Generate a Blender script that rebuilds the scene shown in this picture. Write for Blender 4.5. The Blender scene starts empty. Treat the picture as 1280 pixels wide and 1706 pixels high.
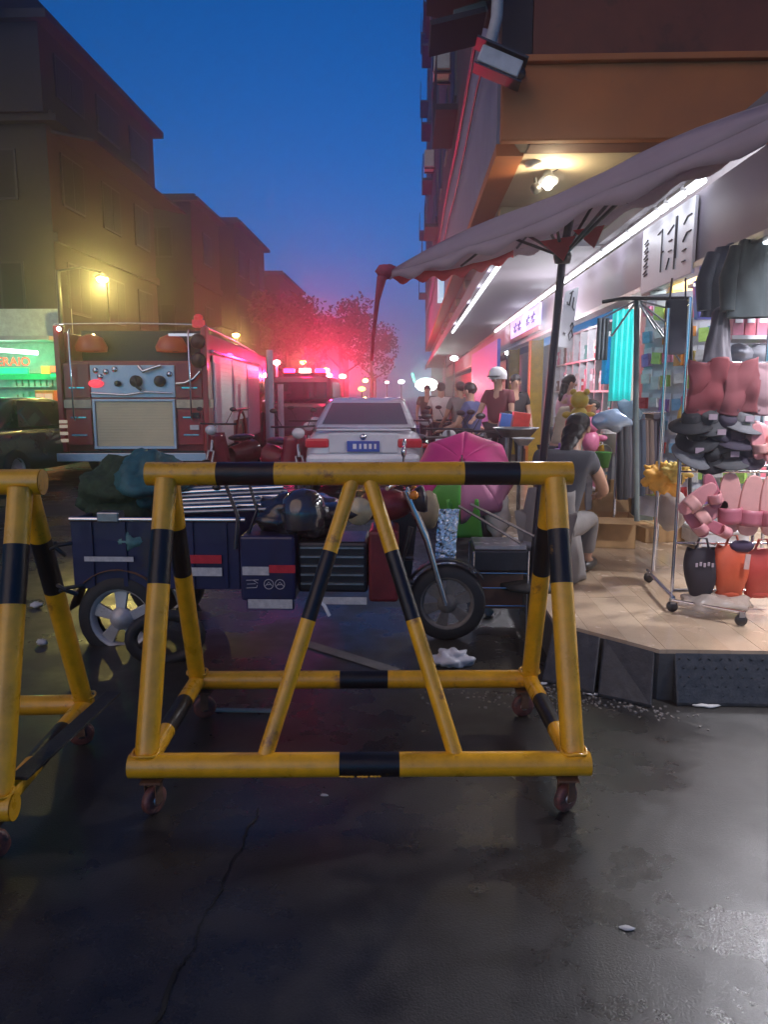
import bpy, bmesh, math, random
from mathutils import Vector, Matrix, noise
R = math.radians
rnd = random.Random(7)
S = bpy.context.scene
COL = S.collection
# ------------------------------------------------------------------ camera, sky, light, exposure
FPX, PITCH, YAW = 1236.0, R(9.1), R(2.0)
cam_d = bpy.data.cameras.new('camera')
cam = bpy.data.objects.new('camera', cam_d)
COL.objects.link(cam)
S.camera = cam
cam.location = (0, 0, 1.5)
cam.rotation_euler = (math.pi / 2 - PITCH, 0, YAW)
cam_d.sensor_fit = 'VERTICAL'
cam_d.sensor_height = 24
cam_d.lens = 24 * FPX / 1706
cam_d.clip_start = 0.05
cam_d.clip_end = 1000
W = bpy.data.worlds.new("World")
S.world = W
W.use_nodes = True
nt = W.node_tree
bg = nt.nodes['Background']
sk = nt.nodes.new('ShaderNodeTexSky')
sk.sky_type = 'NISHITA'
sk.sun_disc = False
SUN_EL, SUN_ROT = R(12), R(200)
sk.sun_elevation = SUN_EL
sk.sun_rotation = SUN_ROT
sk.ozone_density = 10
sk.air_density = 1.0
sk.dust_density = 0.2
tint = nt.nodes.new('ShaderNodeMix')
tint.data_type = 'RGBA'
tint.blend_type = 'MULTIPLY'
tint.inputs[0].default_value = 1
tint.inputs[7].default_value = (0.0, 0.86, 1.0, 1)
nt.links.new(sk.outputs[0], tint.inputs[6])
nt.links.new(tint.outputs[2], bg.inputs[0])
bg.inputs[1].default_value = 0.12
fill_d = bpy.data.lights.new('sun', 'SUN')  # warm fill added from behind the camera, balances the blue sky light
fill_d.energy = 0.95
fill_d.angle = R(60)
fill_d.color = (1.0, 0.66, 0.36)
sun = bpy.data.objects.new('sun', fill_d)
COL.objects.link(sun)
sun.rotation_euler = (R(58), 0, R(-38))
S.view_settings.view_transform = 'Standard'
S.view_settings.look = 'None'
S.view_settings.exposure = 0
S.view_settings.gamma = 1
S.view_settings.use_curve_mapping = False
S.cycles.use_denoising = True
S.cycles.volume_bounces = 1
S.cycles.max_bounces = 6
S.cycles.diffuse_bounces = 3
S.cycles.transparent_max_bounces = 6
S.cycles.sample_clamp_indirect = 3
S.cycles.caustics_reflective = False
S.cycles.caustics_refractive = False

# ------------------------------------------------------------------ measuring helpers (pixel of the photo -> metres)
def ray(px, py):
    x = (px - 640) / FPX
    y = -(py - 853) / FPX
    yf = math.cos(PITCH) + y * math.sin(PITCH)
    z = -math.sin(PITCH) + y * math.cos(PITCH)
    return Vector((x * math.cos(YAW) - yf * math.sin(YAW), x * math.sin(YAW) + yf * math.cos(YAW), z))

def at(px, py, Y):
    r = ray(px, py)
    t = Y / r.y
    return Vector((r.x * t, Y, 1.5 + r.z * t))

def onz(px, py, z):
    r = ray(px, py)
    t = (z - 1.5) / r.z
    return Vector((r.x * t, r.y * t, z))

# ------------------------------------------------------------------ materials
MATS = {}
def pm(name, rgb, rough=0.55, metal=0.0, var=0.18, scale=9.0, bump=0.15, coat=0.0, em=None, es=0.0, dirt=None, dirt_amt=0.5, alpha=1.0, trans=0.0, rvar=0.12, spec=0.5):
    if name in MATS:
        return MATS[name]
    m = bpy.data.materials.new(name)
    m.use_nodes = True
    n, l = m.node_tree.nodes, m.node_tree.links
    b = n['Principled BSDF']
    tc = n.new('ShaderNodeTexCoord')
    nz = n.new('ShaderNodeTexNoise')
    nz.inputs['Scale'].default_value = scale
    nz.inputs['Detail'].default_value = 6
    nz.inputs['Roughness'].default_value = 0.6
    l.new(tc.outputs['Object'], nz.inputs['Vector'])
    rp = n.new('ShaderNodeValToRGB')
    rp.color_ramp.elements[0].position = 0.3
    rp.color_ramp.elements[1].position = 0.72
    rp.color_ramp.elements[0].color = tuple(c * (1 - var) for c in rgb) + (1,)
    rp.color_ramp.elements[1].color = tuple(min(1, c * (1 + var)) for c in rgb) + (1,)
    l.new(nz.outputs['Fac'], rp.inputs['Fac'])
    out = rp.outputs['Color']
    if dirt:
        n2 = n.new('ShaderNodeTexNoise')
        n2.inputs['Scale'].default_value = scale * 0.45
        n2.inputs['Detail'].default_value = 9
        n2.inputs['Roughness'].default_value = 0.75
        l.new(tc.outputs['Object'], n2.inputs['Vector'])
        r2 = n.new('ShaderNodeValToRGB')
        r2.color_ramp.elements[0].position = 1 - dirt_amt - 0.03
        r2.color_ramp.elements[1].position = 1 - dirt_amt + 0.05
        l.new(n2.outputs['Fac'], r2.inputs['Fac'])
        mx = n.new('ShaderNodeMix')
        mx.data_type = 'RGBA'
        l.new(r2.outputs['Color'], mx.inputs[0])
        l.new(out, mx.inputs[6])
        mx.inputs[7].default_value = tuple(dirt) + (1,)
        out = mx.outputs[2]
    l.new(out, b.inputs['Base Color'])
    mr = n.new('ShaderNodeMapRange')
    mr.inputs[3].default_value = max(0.02, rough - rvar)
    mr.inputs[4].default_value = min(1, rough + rvar)
    l.new(nz.outputs['Fac'], mr.inputs[0])
    l.new(mr.outputs[0], b.inputs['Roughness'])
    b.inputs['Metallic'].default_value = metal
    b.inputs['Coat Weight'].default_value = coat
    b.inputs['Specular IOR Level'].default_value = spec
    if bump:
        bp = n.new('ShaderNodeBump')
        bp.inputs['Strength'].default_value = bump
        bp.inputs['Distance'].default_value = 0.01
        l.new(nz.outputs['Fac'], bp.inputs['Height'])
        l.new(bp.outputs[0], b.inputs['Normal'])
    if em:
        b.inputs['Emission Color'].default_value = tuple(em) + (1,)
        b.inputs['Emission Strength'].default_value = es
    if alpha < 1:
        b.inputs['Alpha'].default_value = alpha
    if trans:
        b.inputs['Transmission Weight'].default_value = trans
    MATS[name] = m
    return m

def c3(h):
    v = [int(h[i:i + 2], 16) / 255 for i in (0, 2, 4)]
    return tuple(x / 12.92 if x < 0.04045 else ((x + 0.055) / 1.055) ** 2.4 for x in v)

# ------------------------------------------------------------------ mesh builder
class MB:
    def __init__(s):
        s.v, s.f, s.m, s.s = [], [], [], []
    def add(s, vs, fs, mi=0, sm=False, M=None):
        o = len(s.v)
        if M is not None:
            vs = [M @ Vector(v) for v in vs]
        s.v += [tuple(v) for v in vs]
        for f in fs:
            s.f.append([o + i for i in f])
            s.m.append(mi)
            s.s.append(sm)
        return s
    def box(s, c, d, mi=0, M=None, rot=None):
        x, y, z = d[0] / 2, d[1] / 2, d[2] / 2
        vs = [Vector((a * x, b * y, e * z)) for a in (-1, 1) for b in (-1, 1) for e in (-1, 1)]
        if rot is not None:
            vs = [rot @ v for v in vs]
        vs = [v + Vector(c) for v in vs]
        return s.add(vs, [(0, 1, 3, 2), (4, 6, 7, 5), (0, 4, 5, 1), (2, 3, 7, 6), (0, 2, 6, 4), (1, 5, 7, 3)], mi, False, M)
    def bx(s, x0, x1, y0, y1, z0, z1, mi=0):
        return s.box(((x0 + x1) / 2, (y0 + y1) / 2, (z0 + z1) / 2), (abs(x1 - x0), abs(y1 - y0), abs(z1 - z0)), mi)
    def tube(s, pts, r, n=10, mi=0, caps=True, closed=False, M=None):
        pts = [Vector(p) for p in pts]
        k = len(pts)
        rs = r if isinstance(r, (list, tuple)) else [r] * k
        rings = []
        up = None
        for i, p in enumerate(pts):
            if closed:
                d = (pts[(i + 1) % k] - pts[i - 1])
            else:
                d = (pts[min(i + 1, k - 1)] - pts[max(i - 1, 0)])
            d = d.normalized() if d.length > 1e-9 else Vector((0, 0, 1))
            if up is None:
                up = Vector((0, 0, 1)) if abs(d.z) < 0.9 else Vector((1, 0, 0))
            a = d.cross(up)
            if a.length < 1e-6:
                a = d.cross(Vector((0, 1, 0)))
            a.normalize()
            b = a.cross(d).normalized()
            up = b
            rings.append([p + (a * math.cos(t * 2 * math.pi / n) + b * math.sin(t * 2 * math.pi / n)) * rs[i] for t in range(n)])
        vs = [v for rg in rings for v in rg]
        fs = []
        for i in range(k if closed else k - 1):
            for j in range(n):
                a0, a1 = i * n + j, i * n + (j + 1) % n
                b0, b1 = ((i + 1) % k) * n + j, ((i + 1) % k) * n + (j + 1) % n
                fs.append((a0, a1, b1, b0))
        s.add(vs, fs, mi, True, M)
        if caps and not closed:
            s.add(rings[0], [list(range(n))[::-1]], mi, False, M)
            s.add(rings[-1], [list(range(n))], mi, False, M)
        return s
    def lathe(s, prof, n=16, c=(0, 0, 0), rot=None, mi=0, sm=True, sc=(1, 1, 1), M=None):
        vs, fs = [], []
        for (r, z) in prof:
            for j in range(n):
                a = j * 2 * math.pi / n
                v = Vector((r * math.cos(a) * sc[0], r * math.sin(a) * sc[1], z * sc[2]))
                if rot is not None:
                    v = rot @ v
                vs.append(v + Vector(c))
        for i in range(len(prof) - 1):
            for j in range(n):
                fs.append((i * n + j, i * n + (j + 1) % n, (i + 1) * n + (j + 1) % n, (i + 1) * n + j))
        return s.add(vs, fs, mi, sm, M)
    def ball(s, c, r, mi=0, n=12, m=8, rot=None, jit=0.0, M=None):
        r = (r, r, r) if not isinstance(r, (tuple, list)) else r
        prof = [(max(1e-4, math.sin(math.pi * i / m)), -math.cos(math.pi * i / m)) for i in range(m + 1)]
        o = len(s.v)
        s.lathe(prof, n, (0, 0, 0), None, mi, True, r)
        for i in range(o, len(s.v)):
            v = Vector(s.v[i])
            if jit:
                v *= 1 + jit * noise.noise(v * 3.0 / max(r) + Vector(c) * 7)
            if rot is not None:
                v = rot @ v
            v = v + Vector(c)
            if M is not None:
                v = M @ v
            s.v[i] = tuple(v)
        return s
    def prism(s, poly, M=None, t=0.02, mi=0):
        n = len(poly)
        vs = [(x, y, 0) for x, y in poly] + [(x, y, t) for x, y in poly]
        fs = [list(range(n))[::-1], list(range(n, 2 * n))] + [(i, (i + 1) % n, n + (i + 1) % n, n + i) for i in range(n)]
        return s.add(vs, fs, mi, False, M)
    def grid(s, fn, nu, nv, mi=0, sm=True, thick=0.0):
        P = [[Vector(fn(i / nu, j / nv)) for j in range(nv + 1)] for i in range(nu + 1)]
        vs = [p for row in P for p in row]
        k = nv + 1
        fs = [(i * k + j, (i + 1) * k + j, (i + 1) * k + j + 1, i * k + j + 1) for i in range(nu) for j in range(nv)]
        if not thick:
            return s.add(vs, fs, mi, sm)
        vs2 = []
        for i in range(nu + 1):
            for j in range(k):
                du = P[min(i + 1, nu)][j] - P[max(i - 1, 0)][j]
                dv = P[i][min(j + 1, nv)] - P[i][max(j - 1, 0)]
                nn = du.cross(dv)
                nn = nn.normalized() if nn.length > 1e-9 else Vector((0, 0, 1))
                vs2.append(P[i][j] - nn * thick)
        N = len(vs)
        fs2 = [tuple(N + q for q in f[::-1]) for f in fs]
        ed = [i * k for i in range(nu + 1)] + [nu * k + j for j in range(1, k)] + [i * k + nv for i in range(nu - 1, -1, -1)] + [j for j in range(nv - 1, 0, -1)]
        fe = [(ed[q], ed[(q + 1) % len(ed)], N + ed[(q + 1) % len(ed)], N + ed[q]) for q in range(len(ed))]
        return s.add(vs + vs2, fs + fs2 + fe, mi, sm)
    def mesh(s, name, mats):
        me = bpy.data.meshes.new(name)
        me.from_pydata(s.v, [], s.f)
        for m in (mats if isinstance(mats, (list, tuple)) else [mats]):
            me.materials.append(m)
        me.polygons.foreach_set('material_index', s.m)
        me.polygons.foreach_set('use_smooth', s.s)
        bm = bmesh.new()
        bm.from_mesh(me)
        bmesh.ops.recalc_face_normals(bm, faces=bm.faces)
        bm.to_mesh(me)
        bm.free()
        me.update()
        return me

def link(name, data, parent=None, world=False, bevel=0.0, loc=None, rotz=None, subs=0):
    o = bpy.data.objects.new(name, data)
    COL.objects.link(o)
    if parent is not None:
        o.parent = parent
        if world:
            m = Matrix.Identity(4)
            p = parent
            while p is not None:
                m = Matrix.LocRotScale(p.location, p.rotation_euler, p.scale) @ m if p.parent is None else Matrix.LocRotScale(p.location, p.rotation_euler, p.scale) @ m
                if p.parent is not None:
                    m = p.matrix_parent_inverse @ m
                p = p.parent
            o.matrix_parent_inverse = m.inverted()
    if loc is not None:
        o.location = loc
    if rotz is not None:
        o.rotation_euler = (0, 0, rotz)
    if bevel:
        b = o.modifiers.new('bevel', 'BEVEL')
        b.width = bevel
        b.segments = 2
        b.limit_method = 'ANGLE'
        b.angle_limit = R(40)
    if subs:
        q = o.modifiers.new('subd', 'SUBSURF')
        q.levels = q.render_levels = subs
    return o

def part(name, mb, mats, parent, world=False, bevel=0.0, label=None, subs=0):
    o = link(name, mb.mesh(name, mats), parent, world, bevel, subs=subs)
    if label:
        o['label'] = label
    return o

def tag(o, label, cat, group=None):
    o['label'] = label
    o['category'] = cat
    if group:
        o['group'] = group
    return o

def thing(name, label, cat, loc=(0, 0, 0), rotz=0, group=None):
    o = bpy.data.objects.new(name, None)
    COL.objects.link(o)
    o.empty_display_size = 0.1
    o.location = loc
    o.rotation_euler = (0, 0, rotz)
    return tag(o, label, cat, group)

def solo(name, mb, mats, label, cat, group=None, loc=None, rotz=None, bevel=0.0, subs=0):
    return tag(link(name, mb.mesh(name, mats), None, False, bevel, loc, rotz, subs), label, cat, group)

def struct(name, mb, mats, parent=None, bevel=0.0):
    o = link(name, mb.mesh(name, mats), parent, False, bevel)
    if parent is None:
        o['kind'] = 'structure'
    return o

def dup(root, loc, rotz, label=None, scale=None):
    r = root.copy()
    COL.objects.link(r)
    r.location = loc
    r.rotation_euler = (0, 0, rotz)
    if scale:
        r.scale = (scale,) * 3
    if label:
        r['label'] = label
    def rec(a, b):
        for ch in [o for o in COL.objects if o.parent is a]:
            c = ch.copy()
            COL.objects.link(c)
            c.parent = b
            rec(ch, c)
    rec(root, r)
    return r

def lamp(name, loc, power, color, parent=None, radius=0.04, kind='POINT', rot=None, size=None, spot=None):
    d = bpy.data.lights.new(name, kind)
    d.energy = power
    d.color = color
    if kind == 'POINT':
        d.shadow_soft_size = radius
    if kind == 'AREA':
        d.shape = 'RECTANGLE'
        d.size, d.size_y = size
    if kind == 'SPOT':
        d.spot_size = spot
        d.spot_blend = 0.8
        d.shadow_soft_size = radius
    o = bpy.data.objects.new(name, d)
    COL.objects.link(o)
    if parent is not None:
        o.parent = parent
        m = Matrix.LocRotScale(parent.location, parent.rotation_euler, parent.scale)
        o.matrix_parent_inverse = m.inverted()
    o.location = loc
    if rot:
        o.rotation_euler = rot
    return o

def rz(a): return Matrix.Rotation(a, 3, 'Z')
def rx(a): return Matrix.Rotation(a, 3, 'X')
def ry(a): return Matrix.Rotation(a, 3, 'Y')

# ------------------------------------------------------------------ common materials
YEL = pm('barrier yellow paint', (0.78, 0.385, 0.010), 0.3, 0, 0.2, 11, 0.35, 0.3, dirt=(0.34, 0.14, 0.02), dirt_amt=0.385)
BLK = pm('barrier black paint', (0.009, 0.008, 0.010), 0.38, 0, 0.3, 14, 0.35, 0.1, spec=0.35, dirt=(0.35, 0.17, 0.02), dirt_amt=0.34)
STEEL = pm('dull steel', (0.35, 0.35, 0.36), 0.35, 0.9, 0.2, 20)
CHROME = pm('chrome', (0.7, 0.7, 0.72), 0.12, 1.0, 0.05, 20, 0.05)
RUST = pm('rusty steel', (0.16, 0.08, 0.045), 0.75, 0.3, 0.4, 25, 0.5)
RUBBER = pm('black rubber', (0.018, 0.017, 0.018), 0.65, 0, 0.3, 30, 0.3)
CASTOR = pm('castor red polyurethane', (0.16, 0.055, 0.045), 0.45, 0, 0.4, 40, .4, dirt=(.05, .035, .03), dirt_amt=.45)
DARKPL = pm('black plastic', (0.02, 0.02, 0.024), 0.35, 0, 0.25, 18)
PANE = pm('grimy pane', (0.010, 0.011, 0.013), 0.5, 0, 0.3, 4, 0.0, spec=0.12)
GLASS = pm('dark glass', (0.012, 0.014, 0.016), 0.25, 0, 0.1, 3, 0.0, 1.0)
SKIN = pm('skin', (0.50, 0.29, 0.20), 0.5, 0, 0.08, 12, 0.1)
HAIR = pm('black hair', (0.012, 0.009, 0.009), 0.45, 0, 0.4, 60, 0.5)
WHITEP = pm('white paint', (0.74, 0.75, 0.76), 0.35, 0, 0.06, 8, 0.08, 0.4)
CARD = pm('brown cardboard', (0.42, 0.25, 0.11), 0.8, 0, 0.12, 10, 0.2)

# ------------------------------------------------------------------ the ground
def wet_asphalt():
    m = bpy.data.materials.new('wet asphalt')
    m.use_nodes = True
    n, l = m.node_tree.nodes, m.node_tree.links
    b = n['Principled BSDF']
    tc = n.new('ShaderNodeTexCoord')
    def nz(sc, de, ro=0.6):
        q = n.new('ShaderNodeTexNoise')
        q.inputs['Scale'].default_value = sc
        q.inputs['Detail'].default_value = de
        q.inputs['Roughness'].default_value = ro
        l.new(tc.outputs['Object'], q.inputs['Vector'])
        return q
    big, mid, fine = nz(0.9, 5), nz(6, 8), nz(140, 4)
    rp = n.new('ShaderNodeValToRGB')
    rp.color_ramp.elements[0].color = (0.012, 0.011, 0.010, 1)
    rp.color_ramp.elements[1].color = (0.042, 0.038, 0.035, 1)
    rp.color_ramp.elements[0].position = 0.35
    rp.color_ramp.elements[1].position = 0.68
    ad = n.new('ShaderNodeMath'); ad.operation = 'MULTIPLY_ADD'
    l.new(mid.outputs['Fac'], ad.inputs[0]); ad.inputs[1].default_value = 0.5
    hf = n.new('ShaderNodeMath'); hf.operation = 'MULTIPLY'; hf.inputs[1].default_value = 0.5
    l.new(fine.outputs['Fac'], hf.inputs[0]); l.new(hf.outputs[0], ad.inputs[2])
    l.new(ad.outputs[0], rp.inputs['Fac'])
    l.new(rp.outputs[0], b.inputs['Base Color'])
    rr = n.new('ShaderNodeValToRGB')
    rr.color_ramp.elements[0].position = 0.42
    rr.color_ramp.elements[1].position = 0.60
    rr.color_ramp.elements[0].color = (0.22,) * 3 + (1,)
    rr.color_ramp.elements[1].color = (0.50,) * 3 + (1,)
    mx = n.new('ShaderNodeMath'); mx.operation = 'MULTIPLY_ADD'
    l.new(mid.outputs['Fac'], mx.inputs[0]); mx.inputs[1].default_value = 0.35
    l.new(big.outputs['Fac'], mx.inputs[2])
    sb = n.new('ShaderNodeMath'); sb.operation = 'SUBTRACT'; sb.inputs[1].default_value = 0.17
    l.new(mx.outputs[0], sb.inputs[0])
    l.new(sb.outputs[0], rr.inputs['Fac'])
    l.new(rr.outputs[0], b.inputs['Roughness'])
    bp = n.new('ShaderNodeBump'); bp.inputs['Strength'].default_value = 0.45; bp.inputs['Distance'].default_value = 0.006
    l.new(ad.outputs[0], bp.inputs['Height']); l.new(bp.outputs[0], b.inputs['Normal'])
    return m
ASPH = wet_asphalt()
g = MB().add([(-120, -30, 0), (120, -30, 0), (120, 300, 0), (-120, 300, 0)], [(0, 1, 2, 3)])
struct('road', g, ASPH)
# long crack in the road
cr = MB()
p0, p1 = onz(255, 1706, 0.004), onz(432, 1345, 0.004)
prev = None
for i in range(41):
    t = i / 40
    p = p0.lerp(p1, t) + Vector((0.006 * math.sin(i * 0.7) + rnd.uniform(-.006, .006), 0, 0))
    w = 0.0015 + 0.003 * rnd.random() + (0.004 if i < 8 else 0)
    if prev:
        q, pw = prev
        cr.add([(q.x - pw, q.y, .004), (q.x + pw, q.y, .004), (p.x + w, p.y, .004), (p.x - w, p.y, .004)], [(0, 1, 2, 3)])
    prev = (p, w)
struct('road_crack', cr, pm('crack dirt', (0.006, 0.006, 0.006), 0.9))
# paler concrete strip across the road behind the barrier
a, b2 = onz(505, 1070, .004), onz(660, 1118, .004)
d = (b2 - a).normalized()
nrm = Vector((-d.y, d.x, 0)) * 0.045
struct('concrete_strip', MB().add([a - nrm, b2 - nrm, b2 + nrm, a + nrm], [(0, 1, 2, 3)]), pm('pale concrete', (0.16, 0.155, 0.15), 0.6, 0, .2, 12, .3))

# ------------------------------------------------------------------ shop platform with planks and kerb
PZ = 0.26
PLANK = [pm('floor laminate %s' % s, c, 0.24, 0, 0.10, 5, 0.05, 0.25) for s, c in (('honey', (0.50, 0.37, 0.25)), ('tan', (0.48, 0.35, 0.235)), ('pale', (0.52, 0.39, 0.27)))]
CONC = pm('dark kerb concrete', (0.055, 0.055, 0.058), 0.6, 0, 0.3, 12, 0.6)
pf = MB()
outer = [(0.80, 3.96), (1.23, 3.53), (1.92, 3.53), (7.0, 3.53), (7.0, 45), (0.80, 45)]
pf.prism(outer, Matrix.Translation((0, 0, 0.0)), PZ - 0.022)
shopfloor = struct('shop_platform', pf, CONC)
planks = []
for i in range(20):
    x0 = 0.80 + i * 0.155
    x1 = x0 + 0.1535
    def yf(x): return 3.96 - (x - 0.80) if x < 1.23 else 3.53
    y = None
    ys = [0.0] + sorted([3.9 + rnd.uniform(0.2, 1.2) + k * 1.2 for k in range(6)]) + [13.0]
    for k in range(len(ys) - 1):
        ya0 = max(ys[k] + 0.002, yf(x0)) if k else yf(x0)
        ya1 = max(ys[k] + 0.002, yf(x1)) if k else yf(x1)
        yb = ys[k + 1] - 0.002
        if k + 1 < len(ys) - 1 and ys[k + 1] - ys[k] < 0.15 and k:
            yb = ys[k + 1] - 0.002
        mb = MB()
        xm = min(max(1.23, x0), x1)
        polyp = [(x0, ya0), (x1, ya1), (x1, yb), (x0, yb)]
        if k == 0 and x0 < 1.23 < x1:
            polyp = [(x0, ya0), (1.23, 3.53), (x1, ya1), (x1, yb), (x0, yb)]
        mb.prism(polyp, Matrix.Translation((0, 0, PZ - 0.021)), 0.021 - rnd.random() * 0.0015)
        o = link('floor_plank', mb.mesh('floor_plank', PLANK[(i * 7 + k * 5) % 3]), shopfloor)
# kerb pieces: sloping rubber/concrete blocks leaning on the platform
RAMP = pm('ribbed dark ramp', (0.035, 0.036, 0.04), 0.45, 0, 0.35, 22, 0.7)
def ramp_piece(p0, p1, out0, out1, name='kerb_block'):
    p0, p1, o0, o1 = map(Vector, (p0, p1, out0, out1))
    mb = MB()
    mb.add([p0 + Vector((0, 0, PZ - .012)), p1 + Vector((0, 0, PZ - .012)), o1 + Vector((0, 0, 0.02)), o0 + Vector((0, 0, 0.02)),
            p0 + Vector((0, 0, 0.0)), p1, o1, o0], [(0, 1, 2, 3), (4, 7, 6, 5), (0, 3, 7, 4), (1, 5, 6, 2), (3, 2, 6, 7), (0, 4, 5, 1)])
    return part(name, mb, RAMP, shopfloor, bevel=0.008)
ramp_piece((0.795, 3.955, 0), (1.0, 3.75, 0), (0.70, 3.74, 0), (0.93, 3.56, 0))
ramp_piece((1.012, 3.738, 0), (1.212, 3.538, 0), (0.945, 3.55, 0), (1.17, 3.42, 0))
for k in range(5):
    x = 1.30 + k * 0.5
    ramp_piece((x, 3.525, 0), (x + .49, 3.525, 0), (x, 3.45, 0), (x + .49, 3.45, 0))
st = MB()
for k in range(44):
    for j in range(5):
        x = 1.32 + k * .05 + (j % 2) * .025
        st.box((x, 3.4905 - j * .0125 + .03 - .006, 0.215 - j * .042), (.022, .006, .006), rot=rx(R(17)) @ ry(R(45 if (k + j) % 2 else -45)))
o = part('tread_studs', st, RAMP, shopfloor)
o['kind'] = 'stuff'

# ------------------------------------------------------------------ barriers
def seg_tube(mb, a, b, r, bands, n=20):
    a, b = Vector(a), Vector(b)
    cuts = sorted(set([0, 1] + [t for bd in bands for t in bd]))
    for t0, t1 in zip(cuts[:-1], cuts[1:]):
        dark = any(bd[0] <= (t0 + t1) / 2 <= bd[1] for bd in bands)
        k = max(2, int((b - a).length * (t1 - t0) / 0.08))
        mb.tube([a.lerp(b, t0 + (t1 - t0) * i / k) for i in range(k + 1)], r, n, 1 if dark else 0, caps=False)
    mb.tube([a, a.lerp(b, .002)], r, n, 0)
    mb.tube([b.lerp(a, .002), b], r, n, 0)

def make_barrier(label):
    t = thing('crowd_barrier', label, 'barrier')
    L, D, H, zb, r = 0.775, 0.40, 1.19, 0.185, 0.044
    m = [YEL, BLK]
    mb = MB(); seg_tube(mb, (-0.835, 0, H), (0.825, 0, H), 0.046, [(0.165, 0.30), (0.745, 0.875)]); part('top_rail', mb, m, t)
    mb = MB(); seg_tube(mb, (-L - .05, -D, zb), (L + .05, -D, zb), r, [(0.455, 0.585)]); part('front_rail', mb, m, t)
    q8 = random.Random(5)
    for x0_, x1_ in ((-.075, -.02), (-.012, .03), (.034, .075)):
        pts_ = [(x0_ + (x1_ - x0_) * i / 6, -D - .033 - .0015 * q8.random(), zb - .029 + .002 * q8.random()) for i in range(7)]
        part('paint_chip', MB().tube(pts_, [.002, .005, .0035, .006, .003, .0055, .002], 6), m, t)
    mb = MB(); seg_tube(mb, (-L - .02, D, zb), (L + .02, D, zb), r * .95, [(0.43, 0.57)]); part('rear_rail', mb, m, t)
    for sx in (-1, 1):
        x = sx * (L - .02)
        for sy in (-1, 1):
            mb = MB(); seg_tube(mb, (x, sy * .025, H - .02), (x + sx * .015, sy * (D - .01), zb), 0.042 if sy < 0 else .038, [(0.19, 0.385) if sy < 0 else (.21, .43)]); part('leg', mb, m, t)
        mb = MB(); seg_tube(mb, (x + sx * .015, -D, zb + .004), (x + sx * .015, D, zb + .004), 0.036, [(0.33, 0.68)]); part('side_bar', mb, m, t)
        mb = MB(); seg_tube(mb, (sx * .035, -.012, H - .03), (sx * .345, -D + .012, zb + .02), 0.029, [(0.27, 0.52)]); part('brace', mb, m, t)
        for sy in (-1, 1):
            cx, cy = sx * (L - .03), sy * D
            fk = MB()
            fk.box((cx, cy, zb - .052), (.075, .075, .008))
            for s2 in (-1, 1):
                fk.box(Vector((cx, cy, zb - .095)) + rz((R(62) if sx < 0 else R(35)) if sy < 0 else R(12)) @ Vector((0, s2 * .026, 0)), (.035, .004, .085), rot=rz((R(62) if sx < 0 else R(35)) if sy < 0 else R(12)))
            fo = part('castor_fork', fk, RUST, t)
            an = (R(62) if sx < 0 else R(35)) if sy < 0 else R(12)
            wh = MB(); wh.lathe([(.0, -.014), (.043, -.016), (.052, -.010), (.052, .010), (.043, .016), (0, .014)], 24, (cx, cy, .054), rz(an) @ rx(math.pi / 2))
            part('castor_hub', MB().lathe([(0, -.020), (.017, -.020), (.017, .020), (0, .020)], 14, (cx, cy, .054), rz(an) @ rx(math.pi / 2)), STEEL, fo)
            part('castor_wheel', wh, CASTOR, fo)
    # welded foot collars and cut weld beads
    for sx in (-1, 1):
        for sy in (-1, 1):
            x = sx * (L - .005)
            wb = MB()
            wb.tube([Vector((x, sy * (D - .012), zb + .045)) + Vector((math.cos(a) * .045, math.sin(a) * .045, .005 * math.sin(3 * a))) for a in [k * math.pi / 9 for k in range(18)]], .006, 5, 0, closed=True)
            part('weld_bead', wb, m, t)
    return t
bar1 = make_barrier('yellow and black tubular steel barrier in the middle of the road, seen whole')
bar1.location = (-0.19, 2.88, 0)
bar1.rotation_euler = (0, 0, R(2.6))
bar2 = dup(bar1, (-2.12, 2.50, 0), R(4.5), 'yellow and black steel barrier cut off by the left edge of the photo')
# silver reflective tape on first barrier's left side and torn ties on the other
tw = MB()
for k, (a, b) in enumerate([((92, 905), (108, 925)), ((85, 915), (120, 905)), ((100, 985), (140, 975)), ((96, 975), (128, 990))]):
    pa, pb = at(*a, 2.62), at(*b, 2.62)
    part('cable_tie', MB().tube([pa, (pa + pb) / 2 + Vector((0, -.03, .01)), pb], .008, 6), DARKPL, bar2, world=True)
# leaning black bar and pushchair-like bar on the second barrier
pA, pB = onz(28, 1300, .238), onz(190, 1156, .245)
dd = (pB - pA).normalized()
sd = Vector((-dd.y, dd.x, 0)).normalized() * .035
up_ = Vector((0, 0, .012))
solo('board', MB().add([pA - sd, pB - sd * .9, pB + sd, pA + sd * .8, pA - sd + up_, pB - sd * .9 + up_, pB + sd + up_, pA + sd * .8 + up_], [(3, 2, 1, 0), (4, 5, 6, 7), (0, 1, 5, 4), (1, 2, 6, 5), (2, 3, 7, 6), (3, 0, 4, 7)]), RUBBER, 'flat black board lying along the base bar of the left barrier', 'board', bevel=.003)

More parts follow.
